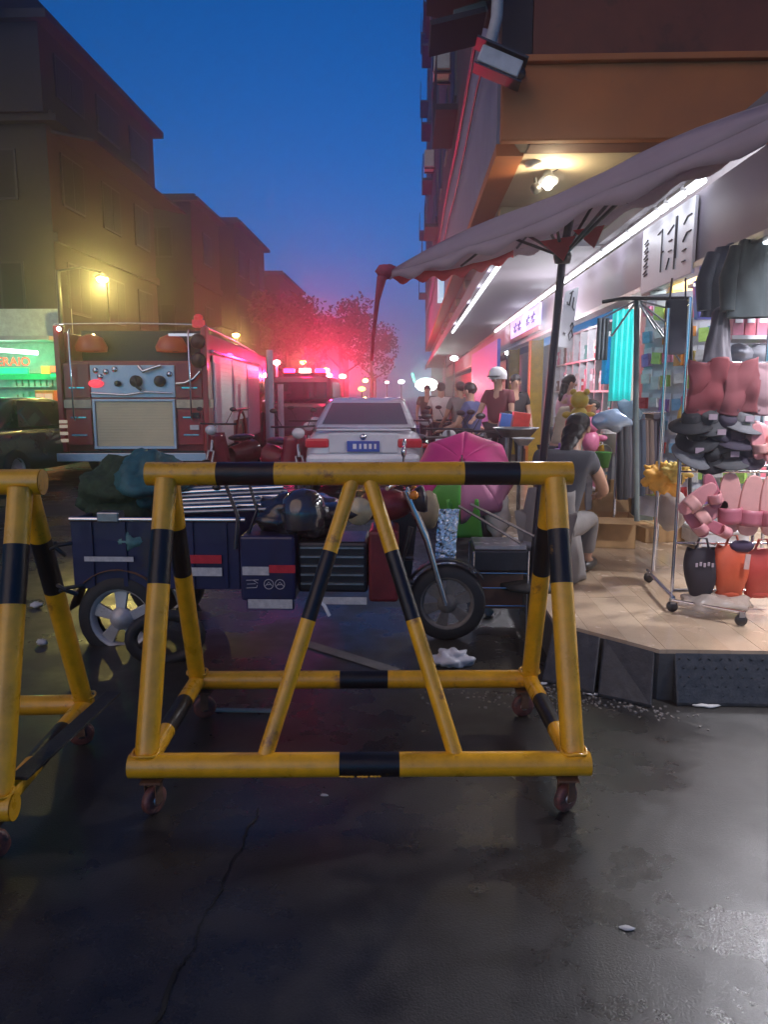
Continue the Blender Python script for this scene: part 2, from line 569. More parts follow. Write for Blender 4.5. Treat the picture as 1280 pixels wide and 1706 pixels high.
# ------------------------------------------------------------------ right building along the street
ORANGE = pm('orange painted plaster', (0.42, 0.125, 0.035), 0.75, 0, 0.12, 2.5, 0.2, dirt=(0.32, 0.13, 0.06), dirt_amt=0.32)
BLUEPL = pm('grey blue plaster', (0.20, 0.22, 0.34), 0.8, 0, 0.14, 2, 0.2)
DARKW = pm('dark stained wall', (0.045, 0.036, 0.042), 0.85, 0, 0.3, 1.5, 0.3, dirt=(0.025, 0.02, 0.025), dirt_amt=0.45)
SOFF = pm('cream soffit', (0.60, 0.50, 0.36), 0.8, 0, 0.08, 3)
LILAC = pm('lilac grey fascia', (0.20, 0.175, 0.22), 0.6, 0, 0.08, 2)
SOFG = pm('grey soffit panel', (0.18, 0.16, 0.18), 0.7, 0, 0.08, 3)
FX, Y0, Y1 = 0.86, 7.75, 44.0
rb = thing('arcade_building', 'tall orange and grey building over the lit shops on the right', 'building', (FX, Y0, 0))
def bpart(nm, x0, x1, y0, y1, z0, z1, m, bev=0.0, root=None, label=None):
    return part(nm, MB().bx(x0, x1, y0, y1, z0, z1), m, root or rb, world=True, bevel=bev, label=label)
bpart('end_wall', FX + .30, 9, Y0 + .02, Y0 + .3, 3.9, 14, pm('dimmed orange plaster', (0.16, 0.045, 0.028), 0.8, 0, 0.2, 2.5, 0.3, dirt=(0.09, 0.03, 0.02), dirt_amt=0.4), label='end wall facing the camera, shaded down to dark brown')  # same orange wall, its weaker light higher up put into the colour
bpart('end_beam', FX, 9, Y0 - .10, Y0 + .02, 3.9, 4.58, ORANGE, .015, label='orange beam along the foot of the end wall')
bpart('ledge', FX - .03, 9, Y0 - .16, Y0 - .10 + .05, 4.58, 4.64, ORANGE, .008)
bpart('side_wall', FX, FX + .28, Y0 + .31, Y1, 4.0, 6.1, BLUEPL)
bpart('upper_wall', FX - .02, FX + .28, Y0 + .31, Y1, 6.1, 25.5, DARKW)
bpart('corner_pier', FX, FX + .29, Y0 + .021, Y0 + .305, 4.64, 25.5, DARKW)
bpart('upper_end_wall', FX + .3, 9, Y0 - .02, Y0 + .015, 7.0, 25.5, DARKW)
bpart('soffit', FX + .28, 4, Y0 + .31, Y1, 3.9, 3.99, SOFF)
bpart('soffit_edge', FX, FX + .28, Y0 + .31, Y1, 3.88, 3.995, ORANGE)
bpart('inner_wall', 3.6, 3.8, Y0 + .3, Y1, 3.05, 3.89, SOFF)
# beam lines of the ceiling
for k in range(7):
    bpart('ceiling_beam', FX + .3, 3.6, 10.2 + k * 3.2, 10.45 + k * 3.2, 3.72, 3.895, SOFF, .01)
# windows and balconies on the long facade, overhanging a little
for fl in range(6):
    z = 6.6 + fl * 3.1
    for k in range(11):
        y = 9.2 + k * 3.2
        w = part('window', MB().bx(FX - .06, FX - .02, y - .62, y + .62, z + .4, z + 1.8), pm('dark window frame', (.08, .08, .09), .5), rb, world=True)
        part('pane', MB().bx(FX - .072, FX - .061, y - .57, y - .03, z + .45, z + 1.75).bx(FX - .072, FX - .061, y + .03, y + .57, z + .45, z + 1.75), PANE, w, world=True)
    for k in (0, 2, 3, 5, 7, 8, 10):
        if (fl + k) % 3 == 0: continue
        y = 9.2 + k * 3.2 + rnd.uniform(-.2, .2)
        mb = MB().bx(FX - .42, FX - .02, y - 1.1, y + 1.1, z + .0, z + .10)
        for q in range(12):
            mb.bx(FX - .42, FX - .405, y - 1.08 + q * .195, y - 1.06 + q * .195, z + .1, z + .95)
        mb.bx(FX - .425, FX - .40, y - 1.1, y + 1.1, z + .95, z + .98)
        part('balcony', mb, DARKW, rb, world=True)
ACM = pm('aged air conditioner casing', (0.42, 0.42, 0.42), 0.5, 0, 0.12, 9)
def ac_unit(loc, label, grp='air conditioners on the right facade', rot=0):
    t = thing('air_conditioner', label, 'air conditioner', loc, rot, grp)
    part('casing', MB().box((0, 0, .28), (.34, .80, .56)), ACM, t, bevel=.02)
    part('fan_grille', MB().lathe([(.20, 0), (.23, .01), (.23, .02), (.0, .02)], 20, (-.172, -.1, .28), ry(-math.pi / 2)), DARKPL, t)
    part('bracket', MB().box((.04, -.28, -.03), (.42, .04, .05)).box((.04, .28, -.03), (.42, .04, .05)), RUST, t)
    return t
ac0 = ac_unit((FX - .23, 10.6, 7.7), 'lowest air conditioner on the dark facade above the blue wall')
k = 0
for (y, z) in [(12.9, 9.6), (17.2, 8.2), (15.1, 12.4), (20.6, 10.9), (24.5, 14.4), (11.2, 11.6), (28.2, 9.4), (19.4, 15.9)]:
    dup(ac0, (FX - .23, y, z), 0, 'air conditioner on the dark right facade, %s lowest of them' % {8.2: 'second', 9.4: 'third', 9.6: 'fourth', 10.9: 'fifth', 11.6: 'sixth', 12.4: 'seventh', 14.4: 'eighth', 15.9: 'ninth'}[z])
# roof-high rain pipe, floodlight box and bracket by the corner
mb = MB().tube([at(833, -60, 7.55), at(828, 30, 7.55), at(812, 95, 7.6)], .055, 12)
solo('rain_pipe', mb, pm('pale plastic pipe', (.45, .42, .42), .5), 'pale vertical pipe above the floodlight at the building corner', 'pipe')
fl = thing('floodlight', 'white box floodlight on a black arm at the corner of the orange wall', 'floodlight', at(832, 108, 7.4))
ctr = at(832, 108, 7.4)
part('housing', MB().box(ctr, (.40, .2, .15), rot=ry(R(22))), pm('grey metal housing', (.5, .5, .52), .4), fl, world=True, bevel=.015)
part('shade', MB().box(ctr + Vector((.02, 0, .10)), (.50, .26, .02), rot=ry(R(22))).box(ctr + Vector((-.02, 0, -.10)), (.46, .22, .015), rot=ry(R(22))), DARKPL, fl, world=True)
part('arm', MB().tube([ctr + Vector((.12, 0, -.07)), at(872, 122, 7.5), at(872, 122, 7.7)], .022, 8).ball(at(866, 122, 7.45), .06), DARKPL, fl, world=True)
mb = MB().box(at(783, 30, 8.4), (.34, .3, .12), rot=ry(R(-15)))
solo('wall_box', mb, pm('rusty grey box', (.25, .22, .21), .6), 'small grey box hanging under the eaves at the top of the dark facade', 'box', bevel=.01)
# eaves canopy at top near the corner
solo('dark_awning', MB().box(at(775, -18, 8.2), (.75, 1.2, .08), rot=ry(R(12))).box(at(760, 55, 8.3), (.55, .7, .05), rot=ry(R(-12))), DARKW, 'dark tattered awning above the corner of the right building', 'awning')
# electric cables along the facade
mb = MB()
for z in (5.9, 6.02, 5.2):
    mb.tube([(FX - .04, 7.9 + i * 2.2, z + .07 * math.sin(i * 1.7)) for i in range(15)], .018, 6)
solo('cable_bundle', mb, DARKPL, 'black cables strung along the grey blue side wall', 'cables')
# ceiling fan and hanging lamp under the soffit
fn = thing('ceiling_fan', 'ceiling fan under the cream soffit left of the hanging lamp', 'ceiling fan', at(890, 262, 8.35))
c = at(890, 268, 8.35)
part('motor', MB().lathe([(0, -.06), (.09, -.05), (.1, .02), (.04, .06), (0, .06)], 16, c), WHITEP, fn, world=True)
part('rod', MB().tube([c, (c.x, c.y, 3.9)], .012, 8), STEEL, fn, world=True)
for q in range(3):
    a = q * 2 * math.pi / 3 + .15
    part('blade', MB().box(c + Vector((math.cos(a) * .36, math.sin(a) * .36, 0)), (.52, .12, .012), rot=rz(a)), pm('brown fan blade', (.12, .08, .06), .5), fn, world=True)
hl = thing('hanging_lamp', 'small lit lamp hanging under the cream soffit above the parasol', 'lamp', at(912, 304, 8.6))
c = at(914, 306, 8.6)
EMW = pm('lit white lamp', (1, 1, 1), .5, em=(1, .95, .85), es=14)
part('bulb', MB().ball(c, (.055, .05, .07)), EMW, hl, world=True)
part('shade', MB().lathe([(.11, 0), (.06, .08), (.03, .14)], 14, c + Vector((0, 0, .02)), rx(R(-20))), STEEL, hl, world=True)
part('cord', MB().tube([c + Vector((0, 0, .1)), (c.x + .1, c.y, 3.9)], .008, 6), DARKPL, hl, world=True)
lamp('hanging_lamp_light', c + Vector((0, -.15, -.02)), 26, (1, .82, .5), hl, .06)
mb = MB().tube([at(893, 296, 8.6), at(893, 312, 8.6)], .02, 8).ball(at(893, 314, 8.6), .06)
solo('round_sensor', mb, DARKPL, 'dark round fitting just left of the hanging lamp', 'fitting')

# lower arcade: shop fascia, grey soffit, LED strips
lf = thing('shop_fascia', 'lilac grey fascia and low soffit running along the shops on the right', 'fascia', (2.0, 5, 2.4))
bpart('fascia_board', 2.0, 2.12, 2.4, Y1, 2.40, 2.88, LILAC, root=lf)
bpart('lower_edge', 1.97, 2.13, 2.4, Y1, 2.36, 2.40, STEEL, root=lf)
bpart('low_soffit', FX + .02, 2.0, 7.8, Y1, 2.95, 3.05, SOFG, root=lf)
bpart('near_soffit', 1.85, 4.2, 2.5, 7.7, 2.95, 3.05, SOFG, root=lf)
bpart('soffit_lip', FX, FX + .06, 7.8, Y1, 2.86, 3.07, LILAC, root=lf)
EML = pm('lit led tube', (1, 1, 1), .5, em=(.92, .95, 1.0), es=4.0)
def led(label, x, y0, y1, z, n, power, grp='white tube lights under the shop soffits', col=(.88, .92, 1.0)):
    t = thing('led_tube', label, 'tube light', (x, y0, z), 0, grp)
    L = (y1 - y0)
    part('tube', MB().tube([(x, y0 + .02, z), (x, y1 - .02, z)], .018 + .0006 * y0, 8), EML, t, world=True)
    part('holder', MB().bx(x - .03, x + .03, y0, y1, z + .024, z + .05), STEEL, t, world=True)
    for k in range(n):
        lamp('tube_glow', (x - .12, y0 + (k + .5) * L / n, z - .12), power, col, t, .05)
    return t
ys = [5.25, 5.62, 5.98, 6.2, 7.0, 7.9, 8.7, 9.5, 9.9, 11.6, 14.4, 17.6]
for k in range(len(ys) - 1):
    led('white LED tube above the shop fascia, number %s from the near end' % ['one', 'two', 'three', 'four', 'five', 'six', 'seven', 'eight', 'nine', 'ten', 'eleven'][k], 1.95, ys[k] + .03, ys[k + 1] - .03, 2.90, 1, 2.0 * (ys[k + 1] - ys[k]) ** .5)
ys = [8.15, 9.3, 10.7, 12.7, 17.8]
for k in range(len(ys) - 1):
    led('white LED tube on the outer soffit edge, %s from the near end' % ['first', 'second', 'third', 'fourth'][k], .98, ys[k] + .03, ys[k + 1] - .03, 2.90, 1, 2.0 * (ys[k + 1] - ys[k]) ** .5)

# side wall of shops beyond and shop interior shell
shop = thing('shop_unit', 'brightly lit open shop full of hanging goods on the right', 'shop', (2.1, 4, PZ))
CREAMW = pm('shop interior wall', (.55, .52, .46), .7, 0, .08, 3)
bpart('rear_wall', 4.1, 4.2, 3.3, 7.7, PZ, 2.95, CREAMW, root=shop)
bpart('end_wall', 2.13, 4.1, 7.55, 7.7, PZ, 2.95, CREAMW, root=shop)
YELP = pm('yellow pillar paint', (.62, .42, .05), .5)
pil = bpart('pillar', 2.02, 2.16, 6.55, 6.78, PZ, 2.36, pm('grey green post', (.16, .2, .19), .5), .01, root=shop)
pil2 = bpart('pillar', 2.20, 2.30, 6.55, 6.70, PZ, 2.36, YELP, .01, root=shop, label='yellow painted pillar')
bpart('orange_header', 2.5, 3.3, 7.42, 7.54, 2.36, 2.8, pm('orange header', (.6, .32, .1), .6), root=shop)
# next shops
sh2 = thing('shelf_shop', 'shop with white grid shelves behind the seated woman', 'shop', (2.3, 8, PZ))
bpart('back_wall', 2.75, 2.85, 7.8, 12.5, PZ, 2.4, CREAMW, root=sh2)
sh3 = thing('blue_shop', 'shopfront with blue sheet further down the street', 'shop', (2.2, 13, PZ))
bpart('blue_sheet', 1.62, 1.68, 14.2, 20, PZ + .5, 2.5, pm('blue tarpaulin', (.08, .12, .5), .5, em=(.1, .15, .6), es=.15), root=sh3)  # faint glow given to the cloth, standing in for shop light on it
bpart('yellow_pillar', 2.0, 2.2, 12.6, 12.9, PZ, 2.4, YELP, root=sh3)
bpart('yellow_pillar', 2.0, 2.2, 15.3, 15.6, PZ, 2.4, YELP, root=sh3)
bpart('back_wall', 2.6, 2.8, 13, Y1, PZ, 2.4, CREAMW, root=sh3)

# signs
BOARD = pm('white board', (.72, .73, .78), .5, 0, .04, 4)
INK = pm('black marker ink', (.03, .03, .04), .6)
def strokes(fn, specs, w, t=.004):
    mb = MB()
    for s_ in specs:
        pts = [fn(u, v) for u, v in s_]
        mb.tube(pts, w, 5)
    return mb
nb = thing('notice_board', 'white handwritten notice board hung on the lilac fascia', 'sign', (1.97, 6.0, 2.4))
def fb(u, v): return Vector((1.955, 6.62 - 1.16 * u, 2.335 + .50 * v))
part('panel', MB().bx(1.96, 1.985, 5.46, 6.62, 2.33, 2.85), BOARD, nb, world=True, bevel=.004)
sp = []
for q, v in enumerate((.78, .66, .54, .42, .3)):
    sp += [[(.06, v), (.13, v + .04)], [(.08, v - .04), (.15, v - .02)]]
sp += [[(.35, .8), (.42, .83)], [(.44, .85), (.44, .2)], [(.44, .5), (.48, .5)], [(.55, .72), (.66, .8)], [(.58, .6), (.64, .6)], [(.58, .45), (.64, .45)], [(.7, .15), (.7, .9)], [(.72, .9), (.72, .3)],
       [(.84, .72), (.90, .80), (.97, .80)], [(.84, .48), (.90, .58), (.97, .58)], [(.84, .35), (.9, .36)], [(.84, .2), (.9, .2)], [(.60, .35), (.55, .2)]]
part('handwriting', strokes(fb, sp, .006), INK, nb, world=True)['kind'] = 'stuff'
vs = thing('hanging_sign', 'narrow white hanging sign with vertical handwriting beside the parasol pole', 'sign', at(948, 480, 8.6))
def fv(u, v):
    a, b_, c_, d_ = at(926, 577, 8.6), at(952, 580, 8.6), at(943, 486, 8.6), at(965, 478, 8.6)
    p = a.lerp(b_, u).lerp(c_.lerp(d_, u), v)
    return p + Vector((0, -.02, 0))
vv = [fv(0, 0) + Vector((0, .02, 0)), fv(1, 0) + Vector((0, .02, 0)), fv(1, 1) + Vector((0, .02, 0)), fv(0, 1) + Vector((0, .02, 0))]
part('panel', MB().add(vv + [v + Vector((0, .02, 0)) for v in vv], [(0, 1, 2, 3), (7, 6, 5, 4), (0, 4, 5, 1), (1, 5, 6, 2), (2, 6, 7, 3), (3, 7, 4, 0)]), BOARD, vs, world=True)
sp = [[(.35, .93), (.6, .96)], [(.5, .95), (.45, .72), (.35, .75)], [(.7, .85), (.7, .68), (.85, .62)], [(.25, .8), (.3, .74)],
      [(.85, .42), (.75, .36), (.85, .30), (.95, .36), (.85, .42)], [(.85, .30), (.7, .22), (.82, .12), (.98, .2), (.85, .30)], [(.35, .26), (.38, .2)], [(.45, .25), (.47, .2)]]
part('handwriting', strokes(fv, sp, .008), INK, vs, world=True)['kind'] = 'stuff'
ps = thing('lightbox_sign', 'lavender lit box sign under the shop fascia beyond the pole', 'sign', (1.95, 12, 2.4))
LAV = pm('lit lavender panel', (.6, .55, .9), .5, em=(.60, .50, 1.0), es=1.1)
for y0, y1 in ((11.5, 13.0), (13.1, 14.7)):
    part('panel', MB().bx(1.93, 1.96, y0, y1, 2.52, 2.84), LAV, ps, world=True)
part('red_trim', MB().bx(1.92, 1.965, 11.5, 14.7, 2.44, 2.515), pm('red trim', (.5, .05, .12), .5), ps, world=True)
sp = []
def fp(u, v): return Vector((1.925, 14.5 - 2.9 * u, 2.55 + .26 * v))
for u in (.12, .3, .62, .8):
    sp += [[(u, .2), (u + .06, .8)], [(u - .04, .6), (u + .1, .6)], [(u + .06, .2), (u, .5)], [(u - .03, .35), (u + .09, .3)]]
part('lettering', strokes(fp, sp, .012), pm('violet print', (.25, .2, .55), .5), ps, world=True)['kind'] = 'stuff'

# ------------------------------------------------------------------ parasol over the terrace
CANV = pm('grey parasol canvas', (.62, .54, .58), .85, 0, .10, 4, .2)
def translucent(m, col, f):
    n, l = m.node_tree.nodes, m.node_tree.links
    tb_ = n.new('ShaderNodeBsdfTranslucent')
    tb_.inputs[0].default_value = col + (1,)
    mx = n.new('ShaderNodeMixShader')
    mx.inputs[0].default_value = f
    out = n['Material Output']
    l.new(n['Principled BSDF'].outputs[0], mx.inputs[1])
    l.new(tb_.outputs[0], mx.inputs[2])
    l.new(mx.outputs[0], out.inputs[0])
translucent(CANV, (.66, .56, .60), .55)
REDT = pm('red canvas trim', (.60, .05, .06), .8, 0, .1, 6)
par = thing('parasol', 'large grey parasol on a dark pole over the shop terrace', 'parasol', (.80, 4.72, PZ))
cL, cN = onz(650, 452, 2.35), onz(1280, 188, 2.35)
cN = cN + (cN - cL).normalized() * .25
fL, fR = Vector((.80, 6.05, 2.60)), Vector((1.85, 3.45, 2.80))
hub = Vector((.90, 4.62, 2.30))
apex = Vector((.94, 4.52, 2.64))
cn = [cL, cN, fR, fL]
def canopy(i, u, v):
    a, b_ = cn[i], cn[(i + 1) % 4]
    e = a.lerp(b_, u)
    e = e + Vector((0, 0, -.05 * math.sin(math.pi * u)))
    p = apex.lerp(e, v)
    return p + Vector((0, 0, .05 * math.sin(math.pi * v) - .012 * abs(math.sin(u * 9)) * v))
for i in range(4):
    part('canopy_panel', MB().grid(lambda u, v: canopy(i, u, v), 14, 8, 0, True, .006), CANV, par, world=True)
for i in range(4):
    part('valance', MB().grid(lambda u, v: canopy(i, u, 1) + Vector((0, 0, -.06 * v + .02 * math.sin(u * 40) * v)), 40, 2, 0, True, .004), REDT if i == 3 else CANV, par, world=True, label='red fabric edge' if i == 3 else None)
part('pole', MB().tube([(.80, 4.74, PZ + .04), hub, apex - Vector((0, 0, .01))], .024, 14), pm('dark bronze pole', (.05, .045, .06), .4, .6), par, world=True)
part('hub', MB().lathe([(0, -.05), (.045, -.04), (.055, .0), (.045, .04), (0, .05)], 14, hub), DARKPL, par, world=True)
part('base', MB().lathe([(0, 0), (.22, 0), (.22, .03), (.05, .06), (0, .06)], 24, (.80, 4.74, PZ)), RUBBER, par, world=True)
for i in range(4):
    for u in (0, .5):
        e = canopy(i, u, .93) - Vector((0, 0, .02))
        part('rib', MB().tube([apex - Vector((0, 0, .02)), canopy(i, u, .5) - Vector((0, 0, .02)), e], .009, 6), DARKPL, par, world=True)
        part('strut', MB().tube([hub, canopy(i, u, .45) - Vector((0, 0, .02))], .010, 6), DARKPL, par, world=True)
for px, py, r in ((930, 402, .10), (982, 384, .09)):
    c = at(px, py, 4.5)
    part('red_patch', MB().prism([(-r, 0), (r, .03), (r * .3, -r * 1.2)], Matrix.Translation(c) @ Matrix.Rotation(R(75), 4, 'X'), .005), REDT, par, world=True)
# hanging strap and furled cloth at the parasol's left corner
mb = MB().tube([cL + Vector((.0, 0, .02)), cL + Vector((-.06, 0, -.05)), cL + Vector((-.09, .0, -.2)), cL + Vector((-.12, 0, -.45)), cL + Vector((-.13, 0, -.62))], [.025, .035, .018, .012, .01], 8)
mb.ball(cL + Vector((-.02, 0, .0)), (.08, .05, .05), jit=.3)
solo('furled_strap', mb, pm('faded red cloth', (.35, .06, .09), .85, 0, .3, 20, .5), 'reddish furled strap hanging from the left corner of the parasol', 'strap')

# second dark frame with ribs: a display umbrella frame
uf = thing('rib_rack', 'dark metal display frame with fanned ribs in front of the teal curtain', 'rack', at(1055, 640, 5.2))
a0, a1, a2 = at(1040, 497, 5.2), at(1152, 497, 5.1), at(1152, 640, 5.1)
part('cross_bar', MB().tube([at(1005, 503, 5.3), a0, a1], .013, 8), DARKPL, uf, world=True)
part('upright', MB().tube([a1, a2, at(1150, 860, 5.1)], .013, 8), DARKPL, uf, world=True)
part('upright', MB().tube([at(1062, 500, 5.2), at(1060, 700, 5.2), at(1062, 868, 5.2)], .02, 8), pm('grey green pole', (.16, .2, .2), .4), uf, world=True)
for (px, py) in ((1135, 603), (1110, 560), (1092, 548), (1120, 545), (1140, 520), (1020, 560), (1005, 530)):
    part('rib', MB().tube([at(1062, 500, 5.2), at(px, py, 5.15)], .007, 6), STEEL, uf, world=True)

# ------------------------------------------------------------------ left buildings
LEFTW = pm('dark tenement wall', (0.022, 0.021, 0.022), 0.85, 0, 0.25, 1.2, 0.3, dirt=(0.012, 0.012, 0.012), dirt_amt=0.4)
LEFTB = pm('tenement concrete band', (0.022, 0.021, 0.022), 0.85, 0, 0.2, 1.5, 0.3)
WFR = pm('dull window frame', (.016, .016, .017), .5)
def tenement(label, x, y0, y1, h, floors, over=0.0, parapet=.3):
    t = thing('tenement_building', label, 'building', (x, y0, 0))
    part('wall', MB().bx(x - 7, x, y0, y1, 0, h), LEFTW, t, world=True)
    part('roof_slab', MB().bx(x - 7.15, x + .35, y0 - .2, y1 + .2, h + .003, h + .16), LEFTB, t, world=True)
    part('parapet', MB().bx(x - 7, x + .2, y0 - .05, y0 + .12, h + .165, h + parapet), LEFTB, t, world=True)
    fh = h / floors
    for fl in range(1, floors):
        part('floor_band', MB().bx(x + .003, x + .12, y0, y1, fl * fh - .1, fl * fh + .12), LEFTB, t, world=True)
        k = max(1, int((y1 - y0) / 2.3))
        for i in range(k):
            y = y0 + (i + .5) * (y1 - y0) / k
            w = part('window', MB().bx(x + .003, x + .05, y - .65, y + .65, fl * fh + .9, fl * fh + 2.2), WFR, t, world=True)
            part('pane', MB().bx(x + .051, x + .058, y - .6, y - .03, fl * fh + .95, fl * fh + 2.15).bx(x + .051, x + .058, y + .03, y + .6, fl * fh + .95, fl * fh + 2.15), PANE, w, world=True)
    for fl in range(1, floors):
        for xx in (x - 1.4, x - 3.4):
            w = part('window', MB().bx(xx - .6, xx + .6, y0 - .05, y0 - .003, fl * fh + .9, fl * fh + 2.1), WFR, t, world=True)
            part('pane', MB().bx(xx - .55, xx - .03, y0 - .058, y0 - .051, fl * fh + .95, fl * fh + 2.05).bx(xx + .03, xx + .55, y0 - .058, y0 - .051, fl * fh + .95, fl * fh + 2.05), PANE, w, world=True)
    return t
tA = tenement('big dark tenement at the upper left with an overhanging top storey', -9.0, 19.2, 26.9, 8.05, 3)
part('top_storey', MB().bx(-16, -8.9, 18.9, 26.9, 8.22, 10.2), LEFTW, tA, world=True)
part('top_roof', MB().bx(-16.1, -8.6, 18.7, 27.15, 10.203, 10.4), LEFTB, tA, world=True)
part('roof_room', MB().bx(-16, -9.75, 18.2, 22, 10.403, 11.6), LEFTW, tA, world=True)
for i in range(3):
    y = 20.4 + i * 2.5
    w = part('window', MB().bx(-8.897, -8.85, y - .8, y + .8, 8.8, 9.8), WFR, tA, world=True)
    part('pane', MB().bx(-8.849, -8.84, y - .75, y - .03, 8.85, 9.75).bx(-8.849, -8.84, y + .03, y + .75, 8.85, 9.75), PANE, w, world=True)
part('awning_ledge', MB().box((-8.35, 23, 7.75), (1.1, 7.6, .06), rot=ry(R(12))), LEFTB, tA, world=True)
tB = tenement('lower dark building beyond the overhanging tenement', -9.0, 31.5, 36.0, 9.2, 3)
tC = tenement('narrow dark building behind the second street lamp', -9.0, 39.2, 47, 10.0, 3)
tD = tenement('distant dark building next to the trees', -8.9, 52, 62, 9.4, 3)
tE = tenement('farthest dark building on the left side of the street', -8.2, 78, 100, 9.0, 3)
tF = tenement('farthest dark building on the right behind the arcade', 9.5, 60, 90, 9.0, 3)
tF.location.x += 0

# trees at the end of the street
LEAF = pm('dark leaves', (.05, .065, .03), .6, 0, .35, 2)
BARK = pm('bark', (.07, .05, .04), .9, 0, .3, 9, .6)
def tree(label, x, y, h, r, seed, grp='trees at the end of the street'):
    q = random.Random(seed)
    t = thing('tree', label, 'tree', (x, y, 0), 0, grp)
    tr = MB().tube([(0, 0, 0), (.05, 0, h * .3), (-.05, .1, h * .6), (0, 0, h * .85)], [.22, .17, .11, .04], 10)
    for k in range(7):
        a = k * 2.4
        z0 = h * (.35 + .06 * k)
        tr.tube([(0, 0, z0), (math.cos(a) * r * .35, math.sin(a) * r * .35, z0 + .5), (math.cos(a) * r * .7, math.sin(a) * r * .7, z0 + 1.0)], [.08, .05, .02], 6)
    part('trunk', tr, BARK, t)
    cr = MB()
    cl = [(q.uniform(-r, r) * .7, q.uniform(-r, r) * .7, h * q.uniform(.45, .95), q.uniform(.5, 1.0) * r * .5) for _ in range(22)]
    for (cx, cy, cz, rr) in cl:
        for _ in range(85):
            v = Vector((q.gauss(0, 1), q.gauss(0, 1), q.gauss(0, 1))).normalized() * rr * q.uniform(.5, 1.05)
            p = Vector((cx, cy, cz)) + v
            u = Vector((q.uniform(-1, 1), q.uniform(-1, 1), q.uniform(-1, 1))).normalized() * .16
            w = u.cross(Vector((q.uniform(-1, 1), q.uniform(-1, 1), 1))).normalized() * .09
            cr.add([p - u, p + w, p + u, p - w], [(0, 1, 2, 3)])
    o = part('crown', cr, LEAF, t)
    return t
tree('round dark tree beside the far left buildings, lit red', -6.2, 38, 6.4, 1.9, 1)
tree('tree at the end of the street nearest the middle of the road', -4.6, 50, 7.6, 2.2, 2)
tree('small far tree behind the white car, lit red', -3.4, 66, 7.5, 2.6, 3)
tree('bushy tree in front of the distant dark building', -7.6, 47, 7.4, 2.4, 4)

# ------------------------------------------------------------------ street lamps
SOD = pm('lit sodium lamp', (1, .8, .3), .5, em=(1.0, .62, .13), es=30)
def street_lamp(label, px, py, Y, power, poledx, s=1.0, col=(1, .66, .16)):
    c = at(px, py, Y)
    t = thing('street_lamp', label, 'street lamp', (c.x + poledx, Y, 0), 0, 'yellow street lamps')
    part('pole', MB().tube([(c.x + poledx, Y, 0), (c.x + poledx, Y, c.z * .6), (c.x + poledx, Y, c.z + .2)], [.09, .07, .05], 10), DARKPL, t, world=True)
    part('arm', MB().tube([(c.x + poledx, Y, c.z + .18), (c.x + poledx * .5, Y, c.z + .26), (c.x, Y, c.z + .14)], .03, 8), DARKPL, t, world=True)
    part('lantern', MB().lathe([(0, .14), (.05, .13), (.16, .05), (.17, .03), (0, .035)], 14, c), DARKPL, t, world=True)
    part('bulb', MB().ball(c, (.11 * s, .11 * s, .07 * s)), SOD, t, world=True)
    lamp('sodium_light', c - Vector((0, .1, .14)), power, col, t, .1)
    return t
street_lamp('nearest and brightest yellow street lamp, above the fire engine', 170, 465, 17, 360, -1.0, 1.2, (1, .80, .22))
street_lamp('second yellow street lamp, just right of the fire engine roof', 393, 558, 25, 130, -.9, 1.1)
street_lamp('small yellow street lamp above the red glow', 505, 603, 40, 90, -.8, 1.5)
street_lamp('small far street lamp in the middle of the red glow', 543, 617, 52, 80, -.8, 2.2)
street_lamp('far street lamp above the white car roof', 609, 634, 60, 80, .8, 2.0)

# ------------------------------------------------------------------ green lit shop at the far left
gs = thing('green_lit_shop', 'green lit shop with red sign behind the dark car on the left', 'shop', (-10, 18.6, 0))
yS = 18.4
def gx(px): return at(px, 600, yS).x
part('rear_wall', MB().bx(-15, gx(105), yS + .55, yS + .65, .1, 3.6), pm('pale tiled wall', (.5, .6, .52), .5), gs, world=True)
part('side_wall', MB().bx(gx(103), gx(107), yS, yS + .54, .0, 3.6), LEFTB, gs, world=True)
part('canopy', MB().bx(-15, gx(103), yS - .6, yS + .55, 2.75, 2.85), pm('grey canopy', (.4, .4, .42), .6), gs, world=True)
part('counter', MB().bx(-15, gx(66), yS + .0, yS + .3, 0.1, .9), pm('green counter', (.1, .3, .2), .5), gs, world=True)
GRN = pm('lit green sign', (.02, .8, .3), .5, em=(.0, .8, .2), es=.9)
GRN2 = pm('dim lit green panel', (.02, .5, .2), .5, em=(.01, .6, .18), es=.35)
part('green_sign', MB().bx(gx(-20), gx(47), yS - .08, yS - .02, at(0, 623, yS).z, at(0, 613, yS).z), GRN, gs, world=True)
part('green_panel', MB().bx(gx(-20), gx(100), yS + .3, yS + .36, at(0, 632, yS).z, at(0, 622, yS).z), GRN2, gs, world=True)
part('tube', MB().tube([at(-30, 581, yS - .5), at(62, 588, yS - .5)], .05, 8), EML, gs, world=True)
for x in (-10.8, -9.8):
    lamp('shop_light', (x, yS - .35, 2.5), 7, (.55, 1, .72), gs, .1)
lamp('green_sign_light', (-9.9, yS - .5, 2.0), 12, (.04, 1, .30), gs, .1)
lamp('green_sign_light', (-9.0, yS - .6, 2.3), 30, (.05, 1, .30), gs, .1)
part('orange_sign', MB().bx(gx(70), gx(84), yS - .1, yS - .04, at(0, 623, yS).z, at(0, 610, yS).z), pm('lit orange sign', (.8, .3, .05), .5, em=(1, .3, .05), es=1.0), gs, world=True)
part('orange_sign', MB().bx(gx(84.5), gx(97), yS - .1, yS - .04, at(0, 620, yS).z, at(0, 610, yS).z), pm('lit red sign', (.9, .1, .05), .5, em=(1, .08, .04), es=1.6), gs, world=True, label='red lit square sign')
part('orange_sign', MB().bx(gx(85), gx(96), yS - .1, yS - .04, at(0, 628, yS).z, at(0, 623.5, yS).z), GRN, gs, world=True, label='small green lit sign')
